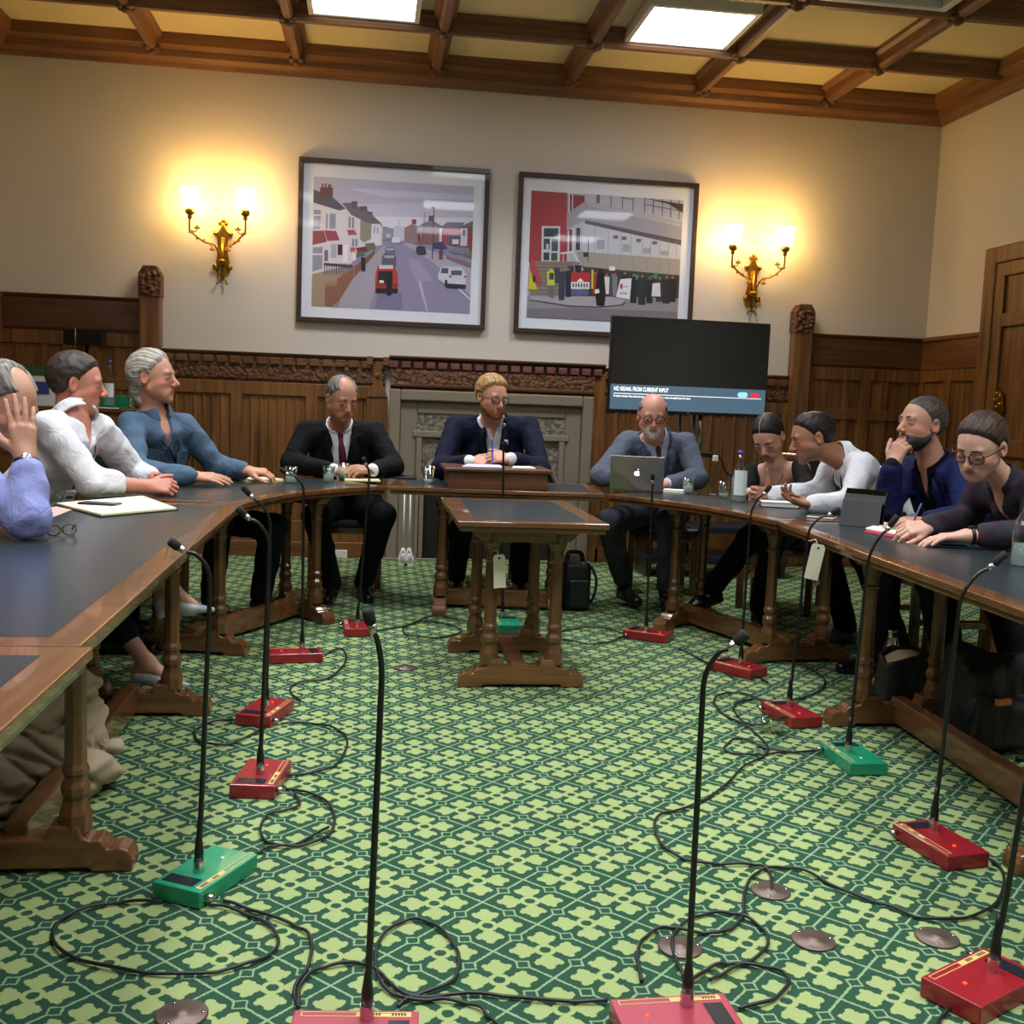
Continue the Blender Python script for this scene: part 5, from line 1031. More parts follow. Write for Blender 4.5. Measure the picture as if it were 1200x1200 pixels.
def person(name_label,base,facing,head,hdir,hup=(0,0,1),sc=1.08,hs=1.10,skin='#c08a6c',opts=None,neck=None,sh=None,hip=None,arms=(),legs=(),hair=None,beard=None,top=None,bottom=None,shoes=None,eyes='down',extras=None,group=None):
    o=opts or {}
    t=empty('person',tuple(base),name_label,'person',group); fc=nrm((facing[0],facing[1],0)); X=np.cross(fc,(0,0,1)) ; up=V3(0,0,1)   # X = person's right
    H=Frame(head,hdir,hup,hs); hip=np.array(hip,float); shR,shL=np.array(sh[0],float),np.array(sh[1],float); cen=(shR+shL)/2
    chestdir=nrm(np.cross(up,shR-shL)); 
    if chestdir@fc<0: chestdir=-chestdir
    spine=nrm(cen-hip); back=nrm(np.cross(shR-shL,spine)); 
    if back@fc>0: back=-back
    fr=-back; sw=np.linalg.norm(shR-shL)/2; bel=o.get('belly',0); wom=o.get('wom',0)
    chest=hip+(cen-hip)*.68; waist=hip+(cen-hip)*.30+fr*bel*.4; nb=cen+spine*.035*sc-fr*.005 if neck is None else np.array(neck,float)
    xs=nrm(shR-shL)
    def torso(A,off=0,k=.03):
        w=.155*sc-wom*.02; 
        A(rc(hip-xs*.07*sc,hip+xs*.07*sc,.115*sc,.115*sc,fr,.85),off,k); A(rc(hip,waist,.140*sc+bel*.3,.135*sc+bel*.5,fr,.80+bel),off,k)
        A(rc(waist,chest,.135*sc+bel*.4,.150*sc-wom*.01,fr,.72+bel*.6),off,k)
        A(rc(chest-xs*.065*sc,chest+xs*.065*sc,.112*sc,.112*sc,fr,.85),off,k)
        A(rc(cen-xs*(sw-.05)-spine*.035,cen+xs*(sw-.05)-spine*.035,.060*sc,.060*sc),off,k); A(rc(cen-spine*.05,nb,.092*sc,.056*sc),off,k)
        for s_ in (-1,1): A(rc(nb-spine*.018-fr*.01,cen+xs*s_*(sw-.02)-spine*.004,.036*sc,.038*sc),off*.8,k)
        if wom: 
            for s_ in (-1,1): A(ell(chest+xs*s_*.062*sc+fr*.082*sc-spine*.02,(.055*sc,)*3),off,k)
    A_=[]
    for a in arms:
        s0=shR if a['s']=='R' else shL; w=np.array(a['w'],float); w[2]=w[2] if w[2]<.7 or w[2]>.80 else max(w[2],.79); e=np.array(a['e'],float) if 'e' in a else ik(s0,w,.295*sc,.265*sc,a.get('pole',(0,0,-1)))
        e=np.array(e,float); e[2]=max(e[2],.822) if e[2]>.74 else e[2]
        A_.append((s0,e,w,a))
    def arm(A,s0,e,w,off=0,k=.02,end=1.,rs=1.,start=0):
        A(rc(s0,e,.047*sc*rs,.041*sc*rs),off,k)
        if end>0: A(rc(e,e+(w-e)*end,.043*sc*rs,(.043-.015*end)*sc*rs),off,k)
    # ---------------- body
    P=[head,nb,hip,shR,shL]+[x for a in A_ for x in (a[1],a[2],a[2]+nrm(a[3]['hd'])*.19*sc)]
    lo=np.min(P,axis=0)-.17; hi=np.max(P,axis=0)+.17
    skl=[]
    if o.get('bare_legs'):
        for L_ in legs: skl.append(L_); lo=np.minimum(lo,np.min([L_['a'],L_['k']],axis=0)-.12); hi=np.maximum(hi,np.max([L_['a'],L_['k']],axis=0)+.12)
    hv=o.get('res',.0042); f=Fld(lo,hi,hv)
    torso(f.add,0,.03)
    f.add(rc(nb-spine*.03,H.w(0,-.022,-.060),(.060-wom*.012+o.get('neckw',0))*sc,(.054-wom*.010)*hs),0,.03)
    head_prims(H,f,o)
    for s0,e,w,a in A_:
        arm(f.add,s0,e,w,0,.02)
        hand_prims(f.add,w,np.array(a['hd'],float),np.array(a['bk'],float),a.get('th',1),sc*.98,a.get('curl',.5),a.get('spread',.1),a.get('thumb',.6),tc=a.get('tc',.5))
    for L_ in skl: 
        f.add(rc(L_['k'],L_['a'],.05*sc,.034*sc),0,.02); f.add(rc(L_['a'],np.array(L_['a'])+nrm(L_['t'])*.09+V3(0,0,-.055),.034,.022),0,.02); f.add(rc(L_['a'],np.array(L_['a'])-nrm(L_['t'])*.04-up*.04,.034,.028),0,.02)
    V,Fq=f.mesh(); 
    lx,ly,lz=H.loc(V[:,0],V[:,1],V[:,2]); base_c=np.array(srgb(skin)[:3]); cols=np.tile(base_c,(len(V),1))
    def mask(cx,cy,cz,rx,ry,rz): return np.clip(1.3-np.sqrt(((lx-cx)/rx)**2+((ly-cy)/ry)**2+((lz-cz)/rz)**2),0,.6)/.6
    lip=np.array(srgb(o.get('lip','#9c5348'))[:3]); m_=mask(0,.095,-.066,.024,.02,.0095)[:,None]*.75; cols=cols*(1-m_)+lip*m_
    red=base_c*np.array([1.12,.80,.76]); 
    for c_ in ((0,.108,-.03,.02,.03,.02),(.05,.06,-.03,.03,.04,.022),(-.05,.06,-.03,.03,.04,.022),(.085,-.01,0,.012,.03,.035),(-.085,-.01,0,.012,.03,.035)): m_=(mask(*c_)*o.get('ruddy',.45))[:,None]; cols=cols*(1-m_)+red*m_
    if o.get('stubble'):
        st=np.array(srgb(o['stubble'])[:3]); m_=(np.clip((-.038-lz)/.012,0,1)*np.clip((ly-.005)/.02,0,1)*np.clip((lz+.125)/.01,0,1)*o.get('stub_a',.4)*(1-mask(0,.095,-.066,.024,.02,.0095)))[:,None]; cols=cols*(1-m_)+st*m_
    if o.get('scalp'):
        sc_=np.array(srgb(o['scalp'])[:3]); zl=interp(ly,*HL['short']); m_=(np.clip((lz-zl)/.006,0,1)*.75)[:,None]; cols=cols*(1-m_)+sc_*m_
    # upper eyelid crease and lashes: darker lid skin
    for s_ in (-1,1):
        m_=(mask(s_*.033,.088,.003,.018,.014,.011)*.28)[:,None]; cols=cols*(1-m_)+base_c*np.array([.70,.56,.52])*m_
    body=npmesh('body',V,Fq,skinmat(skin),t,cols)
    # ---------------- eyes, brows
    if eyes!='none':
        for s_ in (-1,1):
            if eyes=='open':
                k=MB(); k.sph((0,0,0),1,8); k.v=[tuple(H.w(s_*.033+v[0]*.0125,.0795+v[1]*.0108,-.0012+v[2]*.0042)) for v in k.v]; k.build('eye',cm('eye_white','#a0978e',rough=.3),t)
                g=o.get('gaze',(0,0)); k=MB(); k.sph((0,0,0),1,6); k.v=[tuple(H.w(s_*.033+g[0]*.004+v[0]*.0052,.0872+v[1]*.0036,-.0012+v[2]*.0046)) for v in k.v]; k.build('iris',cm('iris',o.get('iris','#2a1a10'),rough=.1),t)
            k=MB(); zz=-.007 if eyes=='down' else .0045; k.tube([H.w(s_*(.033+.0150*cos(a)),.0895-.006*abs(cos(a)),zz-(.004*sin(a) if eyes=='down' else -.004*sin(a))) for a in [pi*i/8 for i in range(9)]],.0011*H.s,5); k.build('eyelash',cm('lash','#1a120e',rough=.6),t)
    bc=o.get('brow','#3a281c')
    if bc:
        for s_ in (-1,1):
            k=MB(); k.tube([H.w(s_*.014,.0905,.0205),H.w(s_*.030,.0885,.0245),H.w(s_*.050,.0775,.0185)],.0026*H.s,6,rs=[.0032*H.s,.0030*H.s,.0014*H.s]); k.build('eyebrow',cm('brow',bc,rough=.8),t)
    # ---------------- hair and beard: shells over the same head
    def shell(off,region,disp,nm,m_,h=.0040,extra=None,lo_=None,hi_=None,taper=True):
        c=H.w(0,0,0); f=Fld(c-.16*hs if lo_ is None else lo_,c+.16*hs if hi_ is None else hi_,h)
        for p,k in SKULL(H,o.get('fat',0)): f.add(p,off,k)
        if nm!='hair':
            fat=o.get('fat',0); f.add(H.el((0,.026,-.064),(.050+fat,.052,.048+fat*.5)),off,.02)
            for s_ in (-1,1): f.add(H.rc((s_*(.050+fat),-.002,-.052),(s_*.018,.064,-.098),.022,.016),off,.02)
            for s_ in (-1,1): f.add(H.el((s_*.037,.052,-.030),(.025,.022,.022)),off,.02); f.add(H.rc((s_*.044,.030,-.040),(s_*.028,.060,-.075),.024,.020),off,.02)
            f.add(H.sp((0,.070,-.100),.020),off,.014); f.add(H.el((0,.063,-.066),(.034,.026,.028)),off,.014)
        X,Y,Z=f.grid(); x,y,z=H.loc(X,Y,Z)
        if disp: f.F-= (disp*(np.sin(x*190+3*np.sin(z*60))*.4+np.sin(y*150+x*90+2*np.sin(z*75))*.35+np.sin(z*130+y*60)*.25)).astype(np.float32)
        r=region(x,y,z); f.F+=(np.clip(1-r/.022,0,1)**1.5*off*.97).astype(np.float32)*(1 if taper else 0); f.F=np.maximum(f.F,(-r*H.s).astype(np.float32))
        if extra: extra(f)
        V,Fq=f.mesh(); x,y,z=H.loc(V[:,0],V[:,1],V[:,2]); c1,c2=m_[1],m_[2]; st=m_[3]
        if st=='back': q=np.arctan2(z-.02,np.abs(x)+1e-4)*34+x*60; w_=.5+.5*np.sin(q+1.5*np.sin(y*40)+1.2*np.sin(q*.37))
        else: w_=.5+.25*np.sin(x*310+3*np.sin(z*150+y*90))+.25*np.sin(z*260+y*210+2*np.sin(x*170))
        w_=np.clip(w_,0,1)[:,None]; return npmesh(nm,V,Fq,m_[0],t,c1*(1-w_)+c2*w_)
    if hair:
        xs_,zs_=HL[hair.get('line','short')]; dz=hair.get('dz',0); bald=hair.get('bald'); 
        def reg(x,y,z):
            r=(z-interp(y,xs_,zs_)-dz+0*x)*.7
            ear=np.sqrt(((np.abs(x)-.082)/.03)**2+((y+.010)/.022)**2+((z+.010)/.030)**2)-1; r=np.minimum(r,ear*.03)
            if bald: 
                for b_ in bald: e_=np.sqrt(((x-b_[0])/b_[3])**2+((y-b_[1])/b_[4])**2+((z-b_[2])/b_[5])**2)-1; r=np.minimum(r,e_*min(b_[3:6]))
            return r
        ex=None
        if hair.get('adds'):
            def ex(f):
                for a,b,ra,rb in hair['adds']: f.add(H.rc(a,b,ra,rb),0,.012)
        if hair.get('big'): c=H.w(0,0,0); shell(hair.get('off',.010)*hs,reg,hair.get('disp',.002),'hair',hairmat(hair['col'],hair.get('col2'),hair.get('st','short')),extra=ex,lo_=c-.24,hi_=c+.24)
        else: shell(hair.get('off',.010)*hs,reg,hair.get('disp',.002),'hair',hairmat(hair['col'],hair.get('col2'),hair.get('st','short')),extra=ex)
    if beard:
        def regb(x,y,z):
            ax=np.abs(x); r=np.minimum((interp(y,[-.02,.0,.03,.06,.10],[-.028,-.035,-.058,-.056,-.047] if not beard.get('goatee') else [-.09,-.09,-.08,-.05,-.046])-z)*.8,(y-beard.get('back',-.012))*1.0+0*z)
            if beard.get('goatee'): r=np.minimum(r,.036-ax)
            lips=np.sqrt((x/.022)**2+((z+.0665)/.009)**2)-1; r=np.minimum(r,lips*.009+0*y); return np.minimum(r,z+.135)
        shell(beard.get('off',.006)*hs,regb,.0015,'beard',hairmat(beard['col'],beard.get('col2')),h=.0036)
    # ---------------- clothes
    api={}
    seed=(hash(name_label[:9])%7) if 0 else len(name_label)*.37
    nk=rc(nb-spine*.02,H.w(0,-.03,-.10),(.062-wom*.012+o.get('neckw',0))*sc,.058*hs)
    pit=nb+fr*(.060*sc)-spine*.012          # throat
    def garment(nm,m_,off,h,wa,open_w,open_l,arm_end,arm_off,neck_off,rs=1.,lap=None,bottomcut=True,vshape=None,hem=0,gap=.0,arms_cover=True):
        P=[nb,hip,shR,shL]+([x for a in A_ for x in (a[1],a[2])] if arms_cover else [])
        lo=np.min(P,axis=0)-.24; hi=np.max(P,axis=0)+.20; f=Fld(lo,hi,h); torso(f.add,off,.03)
        X,Y,Z=f.grid()
        # hem at the hips
        d=(X-hip[0])*spine[0]+(Y-hip[1])*spine[1]+(Z-hip[2])*spine[2]; f.F=np.maximum(f.F,(-(d+.10+hem)).astype(np.float32))
        # front coordinates
        u=(X-pit[0])*xs[0]+(Y-pit[1])*xs[1]+(Z-pit[2])*xs[2]; v=-((X-pit[0])*spine[0]+(Y-pit[1])*spine[1]+(Z-pit[2])*spine[2]); q=(X-cen[0])*fr[0]+(Y-cen[1])*fr[1]+(Z-cen[2])*fr[2]
        if open_w:
            half=open_w*np.clip(1-v/open_l,0,1.25)+gap; half=np.where(v<-.09,-.1,half); inV=np.minimum(half-np.abs(u),np.minimum(q-.0,open_l+(.3 if gap else 0)-v))
            if lap:
                band=np.clip(np.abs(u)-half,-.01,.2); lift=np.where((band>=0)&(band<lap*(1-.6*np.clip(v/open_l,0,1)))&(v<open_l)&(v>-.03)&(q>.02),.008,0.); f.F-=lift.astype(np.float32)
            f.F=np.maximum(f.F,inV.astype(np.float32))
        f.cut(nk,neck_off,.004)
        dn=(X-nb[0])*spine[0]+(Y-nb[1])*spine[1]+(Z-nb[2])*spine[2]; rn=np.sqrt(np.maximum((X-nb[0])**2+(Y-nb[1])**2+(Z-nb[2])**2-dn**2,0)); f.F=np.maximum(f.F,np.minimum(dn-.022-(.012 if off>.02 else 0),(.105-rn)).astype(np.float32))
        if vshape: vshape(f,u,v,q)
        if arms_cover:
            for s0,e,w,a in A_: arm(f.add,s0-xs*.012*(1 if a['s']=='R' else -1),e,w,arm_off,.022,a.get('cuff',arm_end),rs)
        f.F-=(wa*wr(X,Y,Z,1.,seed)).astype(np.float32)
        V,Fq=f.mesh(); api['bvh']=BVHTree.FromPolygons(V.tolist(),Fq.tolist()); return npmesh(nm,V,Fq,m_,t)
    def collar(nm,m_,off=.004,hgt=.036,gapw=.018,open_=.02,drop=.0):
        c=nb; nd=nrm(H.w(0,-.03,-.10)-nb); lo=c-.15; hi=c+.17; f=Fld(lo,hi,.0038); r0=.064*sc-wom*.010+o.get('neckw',0)
        f.add(rc(c-nd*.03,c+nd*.10,r0+.016*sc,r0+.004),off,0); f.cut(rc(c-nd*.06,c+nd*.12,r0+.006,r0-.003),off,.0)
        X,Y,Z=f.grid(); hgt_=hgt; q=(X-c[0])*fr[0]+(Y-c[1])*fr[1]+(Z-c[2])*fr[2]; dn=(X-c[0])*nd[0]+(Y-c[1])*nd[1]+(Z-c[2])*nd[2]; u=(X-c[0])*xs[0]+(Y-c[1])*xs[1]+(Z-c[2])*xs[2]
        fw=np.clip(q/.07,-1,1); top_=hgt_-.016*np.clip(fw,0,1)+.008; bot=-.012-.030*np.clip(fw,0,1)**2-drop*np.clip(fw,0,1)
        f.F=np.maximum(f.F,np.maximum(dn-top_,bot-dn).astype(np.float32)); g=np.where(q>0,gapw+open_*np.clip((top_-dn)/.05,0,1)*0+np.clip((dn-bot),0,.1)*.25-np.abs(u),-1); f.F=np.maximum(f.F,g.astype(np.float32))
        V,Fq=f.mesh(); return npmesh(nm,V,Fq,m_,t)
    api.update(t=t,H=H,garment=garment,collar=collar,cen=cen,nb=nb,pit=pit,fr=fr,xs=xs,spine=spine,A=A_,sc=sc,shell=shell,hip=hip,chest=chest,hs=hs,waist=waist)
    if top: top(api)
    if bottom:
        P=[hip]+[x for L_ in legs for x in (L_['k'],L_['a'])]; lo=np.min(P,axis=0)-.19; hi=np.max(P,axis=0)+.19; lo[2]=max(lo[2],.0)
        f=Fld(lo,hi,.010); f.add(rc(hip-xs*.07*sc,hip+xs*.07*sc,.125*sc,.125*sc,fr,.9),.014,.03); f.add(rc(hip,hip+(cen-hip)*.25,.14*sc+bel*.3,.13*sc+bel*.3,fr,.8),.010,.03)
        for i,L_ in enumerate(legs):
            h0=hip+xs*(.09*sc)*(1 if L_['s']=='R' else -1)-up*.02; kn=np.array(L_['k'],float); an=np.array(L_['a'],float); f.add(rc(h0,kn,.085*sc,.062*sc),.008,.03)
            en=kn+(an-kn)*L_.get('hem',1.0); f.add(rc(kn,kn+(en-kn)*.5,.060*sc,.055*sc),.008,.03); f.add(rc(kn+(en-kn)*.5,en,.055*sc,.050*sc),.008,.02); 
        X,Y,Z=f.grid(); f.F-=(.005*wr(X,Y,Z,.9,seed+1)).astype(np.float32)
        V,Fq=f.mesh(); npmesh('trousers',V,Fq,bottom,t)
    if shoes:
        for L_ in legs:
            an=np.array(L_['a'],float); td=nrm(L_['t']); an2=an-up*.055; f=Fld(an-.30,an+.30,.0065); heel=an2-td*.035-up*.0; toe=an2+td*.19-up*(.012 if shoes.get('flat',1) else 0)
            side=nrm(np.cross(td,up)); upv=np.cross(side,td); upv=upv if upv[2]>0 else -upv
            if shoes['kind']=='heel':
                toe=an2+td*.165-up*.0; f.add(rc(heel,an2+td*.07-upv*.012,.032,.034,side,1.0),0,.02); f.add(rc(an2+td*.06-upv*.014,toe-upv*.016,.036,.016,upv,.7),0,.02); f.cut(rc(an+upv*.03,an2+td*.07+upv*.03,.045,.028),0,.008)
                f.add(rc(heel-upv*.01,heel-up*.045-td*.005,.024,.020),0,.01)
            else:
                f.add(rc(heel+upv*.0,an2+td*.08,.040,.042),0,.03); f.add(rc(an2+td*.07-upv*.008,toe-upv*.006,.044,.034,upv,.8),0,.03); f.add(rc(an2,an+up*(.05 if shoes['kind']=='boot' else -.005),.044,.048),0,.02)
                f.add(rc(heel-upv*.030,toe-upv*.028,.038,.036,upv,.45),0,.004)
            V,Fq=f.mesh(); 
            if len(V): npmesh('shoe',V,Fq,cm('shoe_leather',shoes['col'],rough=shoes.get('rough',.3)),t)
    if extras: extras(api)
    return t
def tube_on(api,pts,r,nm,m_): k=MB(); k.tube(spline(pts,5),r,6); return k.build(nm,m_,api['t'])
def front(api,u,v,off=.02):
    """point on the chest: u metres to the person's right, v metres below the throat"""
    p=api['pit']+api['xs']*u-api['spine']*v; s=api['sc']
    b=api.get('bvh')
    if b is not None:
        o_=p-api['fr']*((p-api['cen'])@api['fr'])+api['fr']*.215*s; h=b.ray_cast(Vector(o_),Vector(-api['fr']),.25)
        if h[0] is not None: return np.array(h[0])+api['fr']*max(.0015,off-.026)
    s=api['sc']; d=.055+.065*min(1,max(0,v)/.10)+off-.02 ; return api['cen']+ (p-api['cen'])-api['fr']*((p-api['cen'])@api['fr'])+api['fr']*(d*s*(1-(abs(u)/.2)**2*.5)+.005)
# ------------------------------------------------------------------ chairs
chair_leather=mat('chair_green_leather','#10221f',.4,bump=(200,.2,.001)); g_ch='oak and leather chairs around the tables'
def chair(x,y,face,label,zt=.99):
    rz=atan2(face[0],-face[1])     # local -y is the front
    t=empty('dining_chair',(x,y,0),label,'chair',g_ch,rz)
    for a,b in ((-1,-1),(1,-1),(-1,1),(1,1)):
        k=MB(); k.box((a*.215-.022,b*.20-.022+.02,0),(a*.215+.022,b*.20+.022+.02,.42 if b<0 else zt-.02)); k.build('leg',tab_z,t,bevel=.005,local=True)
    for b in (-.18,.22): k=MB(); k.box((-.20,b-.012,.36),(.20,b+.012,.42)); k.build('rail',tab_x,t,bevel=.003,local=True)
    for a in (-.215,.215): k=MB(); k.box((a-.012,-.17,.16),(a+.012,.21,.19)); k.build('stretcher',tab_x,t,local=True)
    k=MB(); k.box((-.24,-.22,.40),(.24,.24,.455)); k.build('seat',chair_leather,t,bevel=.02,local=True,seg=3)
    k=MB(); k.box((-.20,.200,.60),(.20,.245,zt-.03)); k.build('backrest',chair_leather,t,bevel=.015,local=True,seg=3)
    k=MB(); k.box((-.24,.195,zt-.05),(.24,.25,zt)); k.build('top_rail',tab_x,t,bevel=.012,local=True)
    return t
# ------------------------------------------------------------------ people
whs=cm('white_shirt','#d5d7da',rough=.85); blus=cm('denim_shirt','#52697f',rough=.9); lav=cm('lavender_shirt','#8f97cc',rough=.85); suitb=cm('black_suit','#0b0c10',rough=.85); navy=cm('navy_jacket','#10152a',rough=.85); navy2=cm('bright_navy_jacket','#161e4a',rough=.8); grey=cm('grey_suit','#535a66',rough=.9); dkt=cm('dark_trousers','#0a0b0f',rough=.9); blkt=cm('black_top','#0c0c0f',rough=.85); dksh=cm('dark_shirt','#0e1018',rough=.85); pale=cm('pale_blue_shirt','#b9c4dc',rough=.85)
def plaid():
    m=mat('plaid_shirt','#22222e',.9); nt=m.node_tree; N=nt.nodes; L=nt.links; b=N['Principled BSDF']; tc=N.new('ShaderNodeTexCoord'); 
    ck=N.new('ShaderNodeTexNoise'); ck.inputs['Scale'].default_value=26; ck.inputs['Detail'].default_value=0; L.new(tc.outputs['Object'],ck.inputs[0]); cr=N.new('ShaderNodeValToRGB'); e=cr.color_ramp.elements; e[0].position=.52; e[0].color=srgb('#20222f'); e[1].position=.60; e[1].color=srgb('#3a2029'); L.new(ck.outputs[0],cr.inputs[0]); L.new(cr.outputs[0],b.inputs['Base Color']); return m
plm=plaid()
for n_,sc_ in ((whs,1),(blus,1),(lav,1),(navy,1),(navy2,1),(grey,1),(suitb,1)):
    nt=n_.node_tree; tc=nt.nodes.new('ShaderNodeTexCoord'); no=nt.nodes.new('ShaderNodeTexNoise'); no.inputs['Scale'].default_value=9; no.inputs['Detail'].default_value=3; no.inputs['Distortion'].default_value=2.2; nt.links.new(tc.outputs['Object'],no.inputs[0]); bp=nt.nodes.new('ShaderNodeBump'); bp.inputs['Strength'].default_value=.55; bp.inputs['Distance'].default_value=.02; nt.links.new(no.outputs[0],bp.inputs['Height']); nt.links.new(bp.outputs[0],nt.nodes['Principled BSDF'].inputs['Normal'])
def tie(a,col,w0=.016,w1=.034,l=.34):
    k=MB(); n=10; vs=[]
    for i in range(n+1):
        f=i/n; v=.012+l*f; w=(w0+(w1-w0)*f)
        if i==0: w=.017
        if i==1: w=.013
        for u,o in ((-w,.026),(0,.031),(w,.026)): vs.append(front(a,u,v,o))
    fs=[(i*3+j,i*3+j+1,i*3+j+4,i*3+j+3) for i in range(n) for j in (0,1)]
    k.add(vs,fs,True); o=k.build('tie',cm('tie',col,rough=.6),a['t']); md=o.modifiers.new('s','SOLIDIFY'); md.thickness=.006; md.offset=0
    k=MB(); k.sph(front(a,0,.006,.027),.017*a['sc'],8,(1,.8,1.1)); k.build('tie_knot',cm('tie',col,rough=.6),a['t'])
def lanyard(a,l=.30,badge=True,off=.032,w=.06,du=0):
    k=MB(); pR=a['nb']+a['xs']*.062+a['spine']*.012; pL=a['nb']-a['xs']*.062+a['spine']*.012; e=front(a,du,l,off)
    k.tube(spline([pR,front(a,w*.9,.05,off),front(a,(w*.4+du)/1,l*.6,off),e],5),.0035,6); k.tube(spline([pL,front(a,-w*.9,.05,off),front(a,-w*.4+du,l*.6,off),e],5),.0035,6); k.build('lanyard',black,a['t'])
    if badge:
        k=MB(); P=[front(a,du+u,l+v,off+.004) for u,v in ((-.035,.012),(.035,.012),(.035,.085),(-.035,.085))]; nv=a['fr']*.003
        k.add([p-nv for p in P]+[p+nv for p in P],[(0,1,2,3),(7,6,5,4),(0,4,5,1),(1,5,6,2),(2,6,7,3),(3,7,4,0)]); o=k.build('name_badge',white,a['t'])
        P=[front(a,du+u,l+v,off+.0085) for u,v in ((-.028,.035),(.028,.035),(.028,.050),(-.028,.050))]; k=MB(); k.poly(P); k.build('badge_print',cm('ink','#555a66',rough=.8),o)
def placket(a,m_,l=.40,w=.012): 
    k=MB(); vs=[]
    for i in range(9):
        v=.07+l*i/8
        for u in (-w,w): vs.append(front(a,u,v,.0235))
    k.add(vs,[(2*i,2*i+1,2*i+3,2*i+2) for i in range(8)],True); o=k.build('placket',m_,a['t']); md=o.modifiers.new('s','SOLIDIFY'); md.thickness=.003
def bracelet(a,i,m_,nm,r=.030,th=.006,f=.0,face=None):
    s0,e,w,ar=a['A'][i]; d=nrm(w-e); c=w-d*f; u=nrm(np.cross(d,(0,0,1))); v=np.cross(d,u); k=MB(); k.tube([c+u*r*cos(x)+v*r*sin(x)*.92 for x in [2*pi*j/20 for j in range(21)]],th,6); o=k.build(nm,m_,a['t'])
    if face: bkv=nrm(ar['bk']); bkv=nrm(bkv-d*(bkv@d)); k=MB(); k.lathe([(.001,-.004),(.018,-.004),(.018,.004),(.016,.006),(.001,.006)],c+bkv*(r+.002),20,axis=bkv); k.build('watch_face',face,o)
def suit_top(shirt_m,jm,tiec=None,open_=.085,ol=.36,badge=None,sh_open=(.0,.0),collar_gap=.012,lan=False,glimpse=None):
    def f(a):
        a['garment']('shirt',shirt_m,.010,.0065,.002,sh_open[0],sh_open[1] or .1,.99,.011,.002)
        a['collar']('shirt_collar',shirt_m,gapw=collar_gap)
        if tiec: tie(a,tiec)
        if lan: lanyard(a,.34,False,.030)
        a['garment']('jacket',jm,.024,.0065,.005,open_,ol,.90,.018,.020,1.05,lap=.055,hem=.04)
        a['collar']('jacket_collar',jm,off=.016,hgt=.020,gapw=.060,drop=.01)
        for s_ in (-1,1):
            inner=[(open_*.85*(1-v/ol),v) for v in [ol*i/8 for i in range(0,8)]]; k=MB(); vs=[]
            for i,(u,v) in enumerate(inner):
                w=[.020,.040,.056,.050,.040,.030,.018,.006][i]; 
                for f_ in (0,.5,1): vs.append(front(a,s_*(u+w*f_+.004),v,.036+.006*f_))
            k.add(vs,[(3*i+j,3*i+j+1,3*i+j+4,3*i+j+3) for i in range(7) for j in (0,1)],True); o=k.build('lapel',jm,a['t']); md=o.modifiers.new('s','SOLIDIFY'); md.thickness=.009; md.offset=0
        if badge: 
            k=MB(); c=front(a,*badge,.035); k.lathe([(.021,0),(.021,.004),(.001,.005)],c,20,axis=a['fr']); o=k.build('badge',white,a['t']); k=MB(); k.lathe([(.012,.005),(.012,.006),(.001,.006)],c,16,axis=a['fr']); k.build('badge_print',cm('badge_blue','#5060a0',rough=.6),o)
    return f
# 1 suit man
person('man in black suit and dark red tie looking down at a cream pad',(-.15,7.0,0),(0.05,-1),Q(401,467,6.72),(.42,-.84,-.34),sh=(Q(357,505,6.86),Q(441,507,6.88)),hip=(-.14,7.08,.57),skin='#b07c60',
 opts=dict(belly=.03,fat=.011,brow='#2c2420',stubble='#6a564c',stub_a=.25,ruddy=.3),hair=dict(col='#4c4a48',col2='#7a7874',line='short',off=.009,bald=[(0,.06,.10,.050,.085,.06)]),
 arms=(dict(s='R',e=Q(341,551,6.74),w=Q(391,551,6.50),hd=(1,-.15,-.02),bk=(0,-.55,1),th=-1,curl=.35,spread=.05),dict(s='L',e=Q(461,548,6.76),w=Q(437,551,6.50),hd=(-.9,-.35,.05),bk=(0,-.5,1),th=1,curl=.55)),
 top=suit_top(cm('white_cotton','#d9dcdf',rough=.85),suitb,'#5a1428',.072,.42),bottom=dkt,legs=(dict(s='R',k=Q(369,606,6.42),a=(-.22,6.62,.10),t=(-.1,-1,0)),dict(s='L',k=Q(449,604,6.45),a=(-.02,6.68,.10),t=(.15,-1,0))),shoes=dict(kind='shoe',col='#0a0a0b'),
 extras=lambda a:(pen(a['A'][1][2]+V3(-.05,-.05,.03),a['A'][1][2]+V3(.01,-.10,-.015),'black pen in the hand of the black suited man',black)))
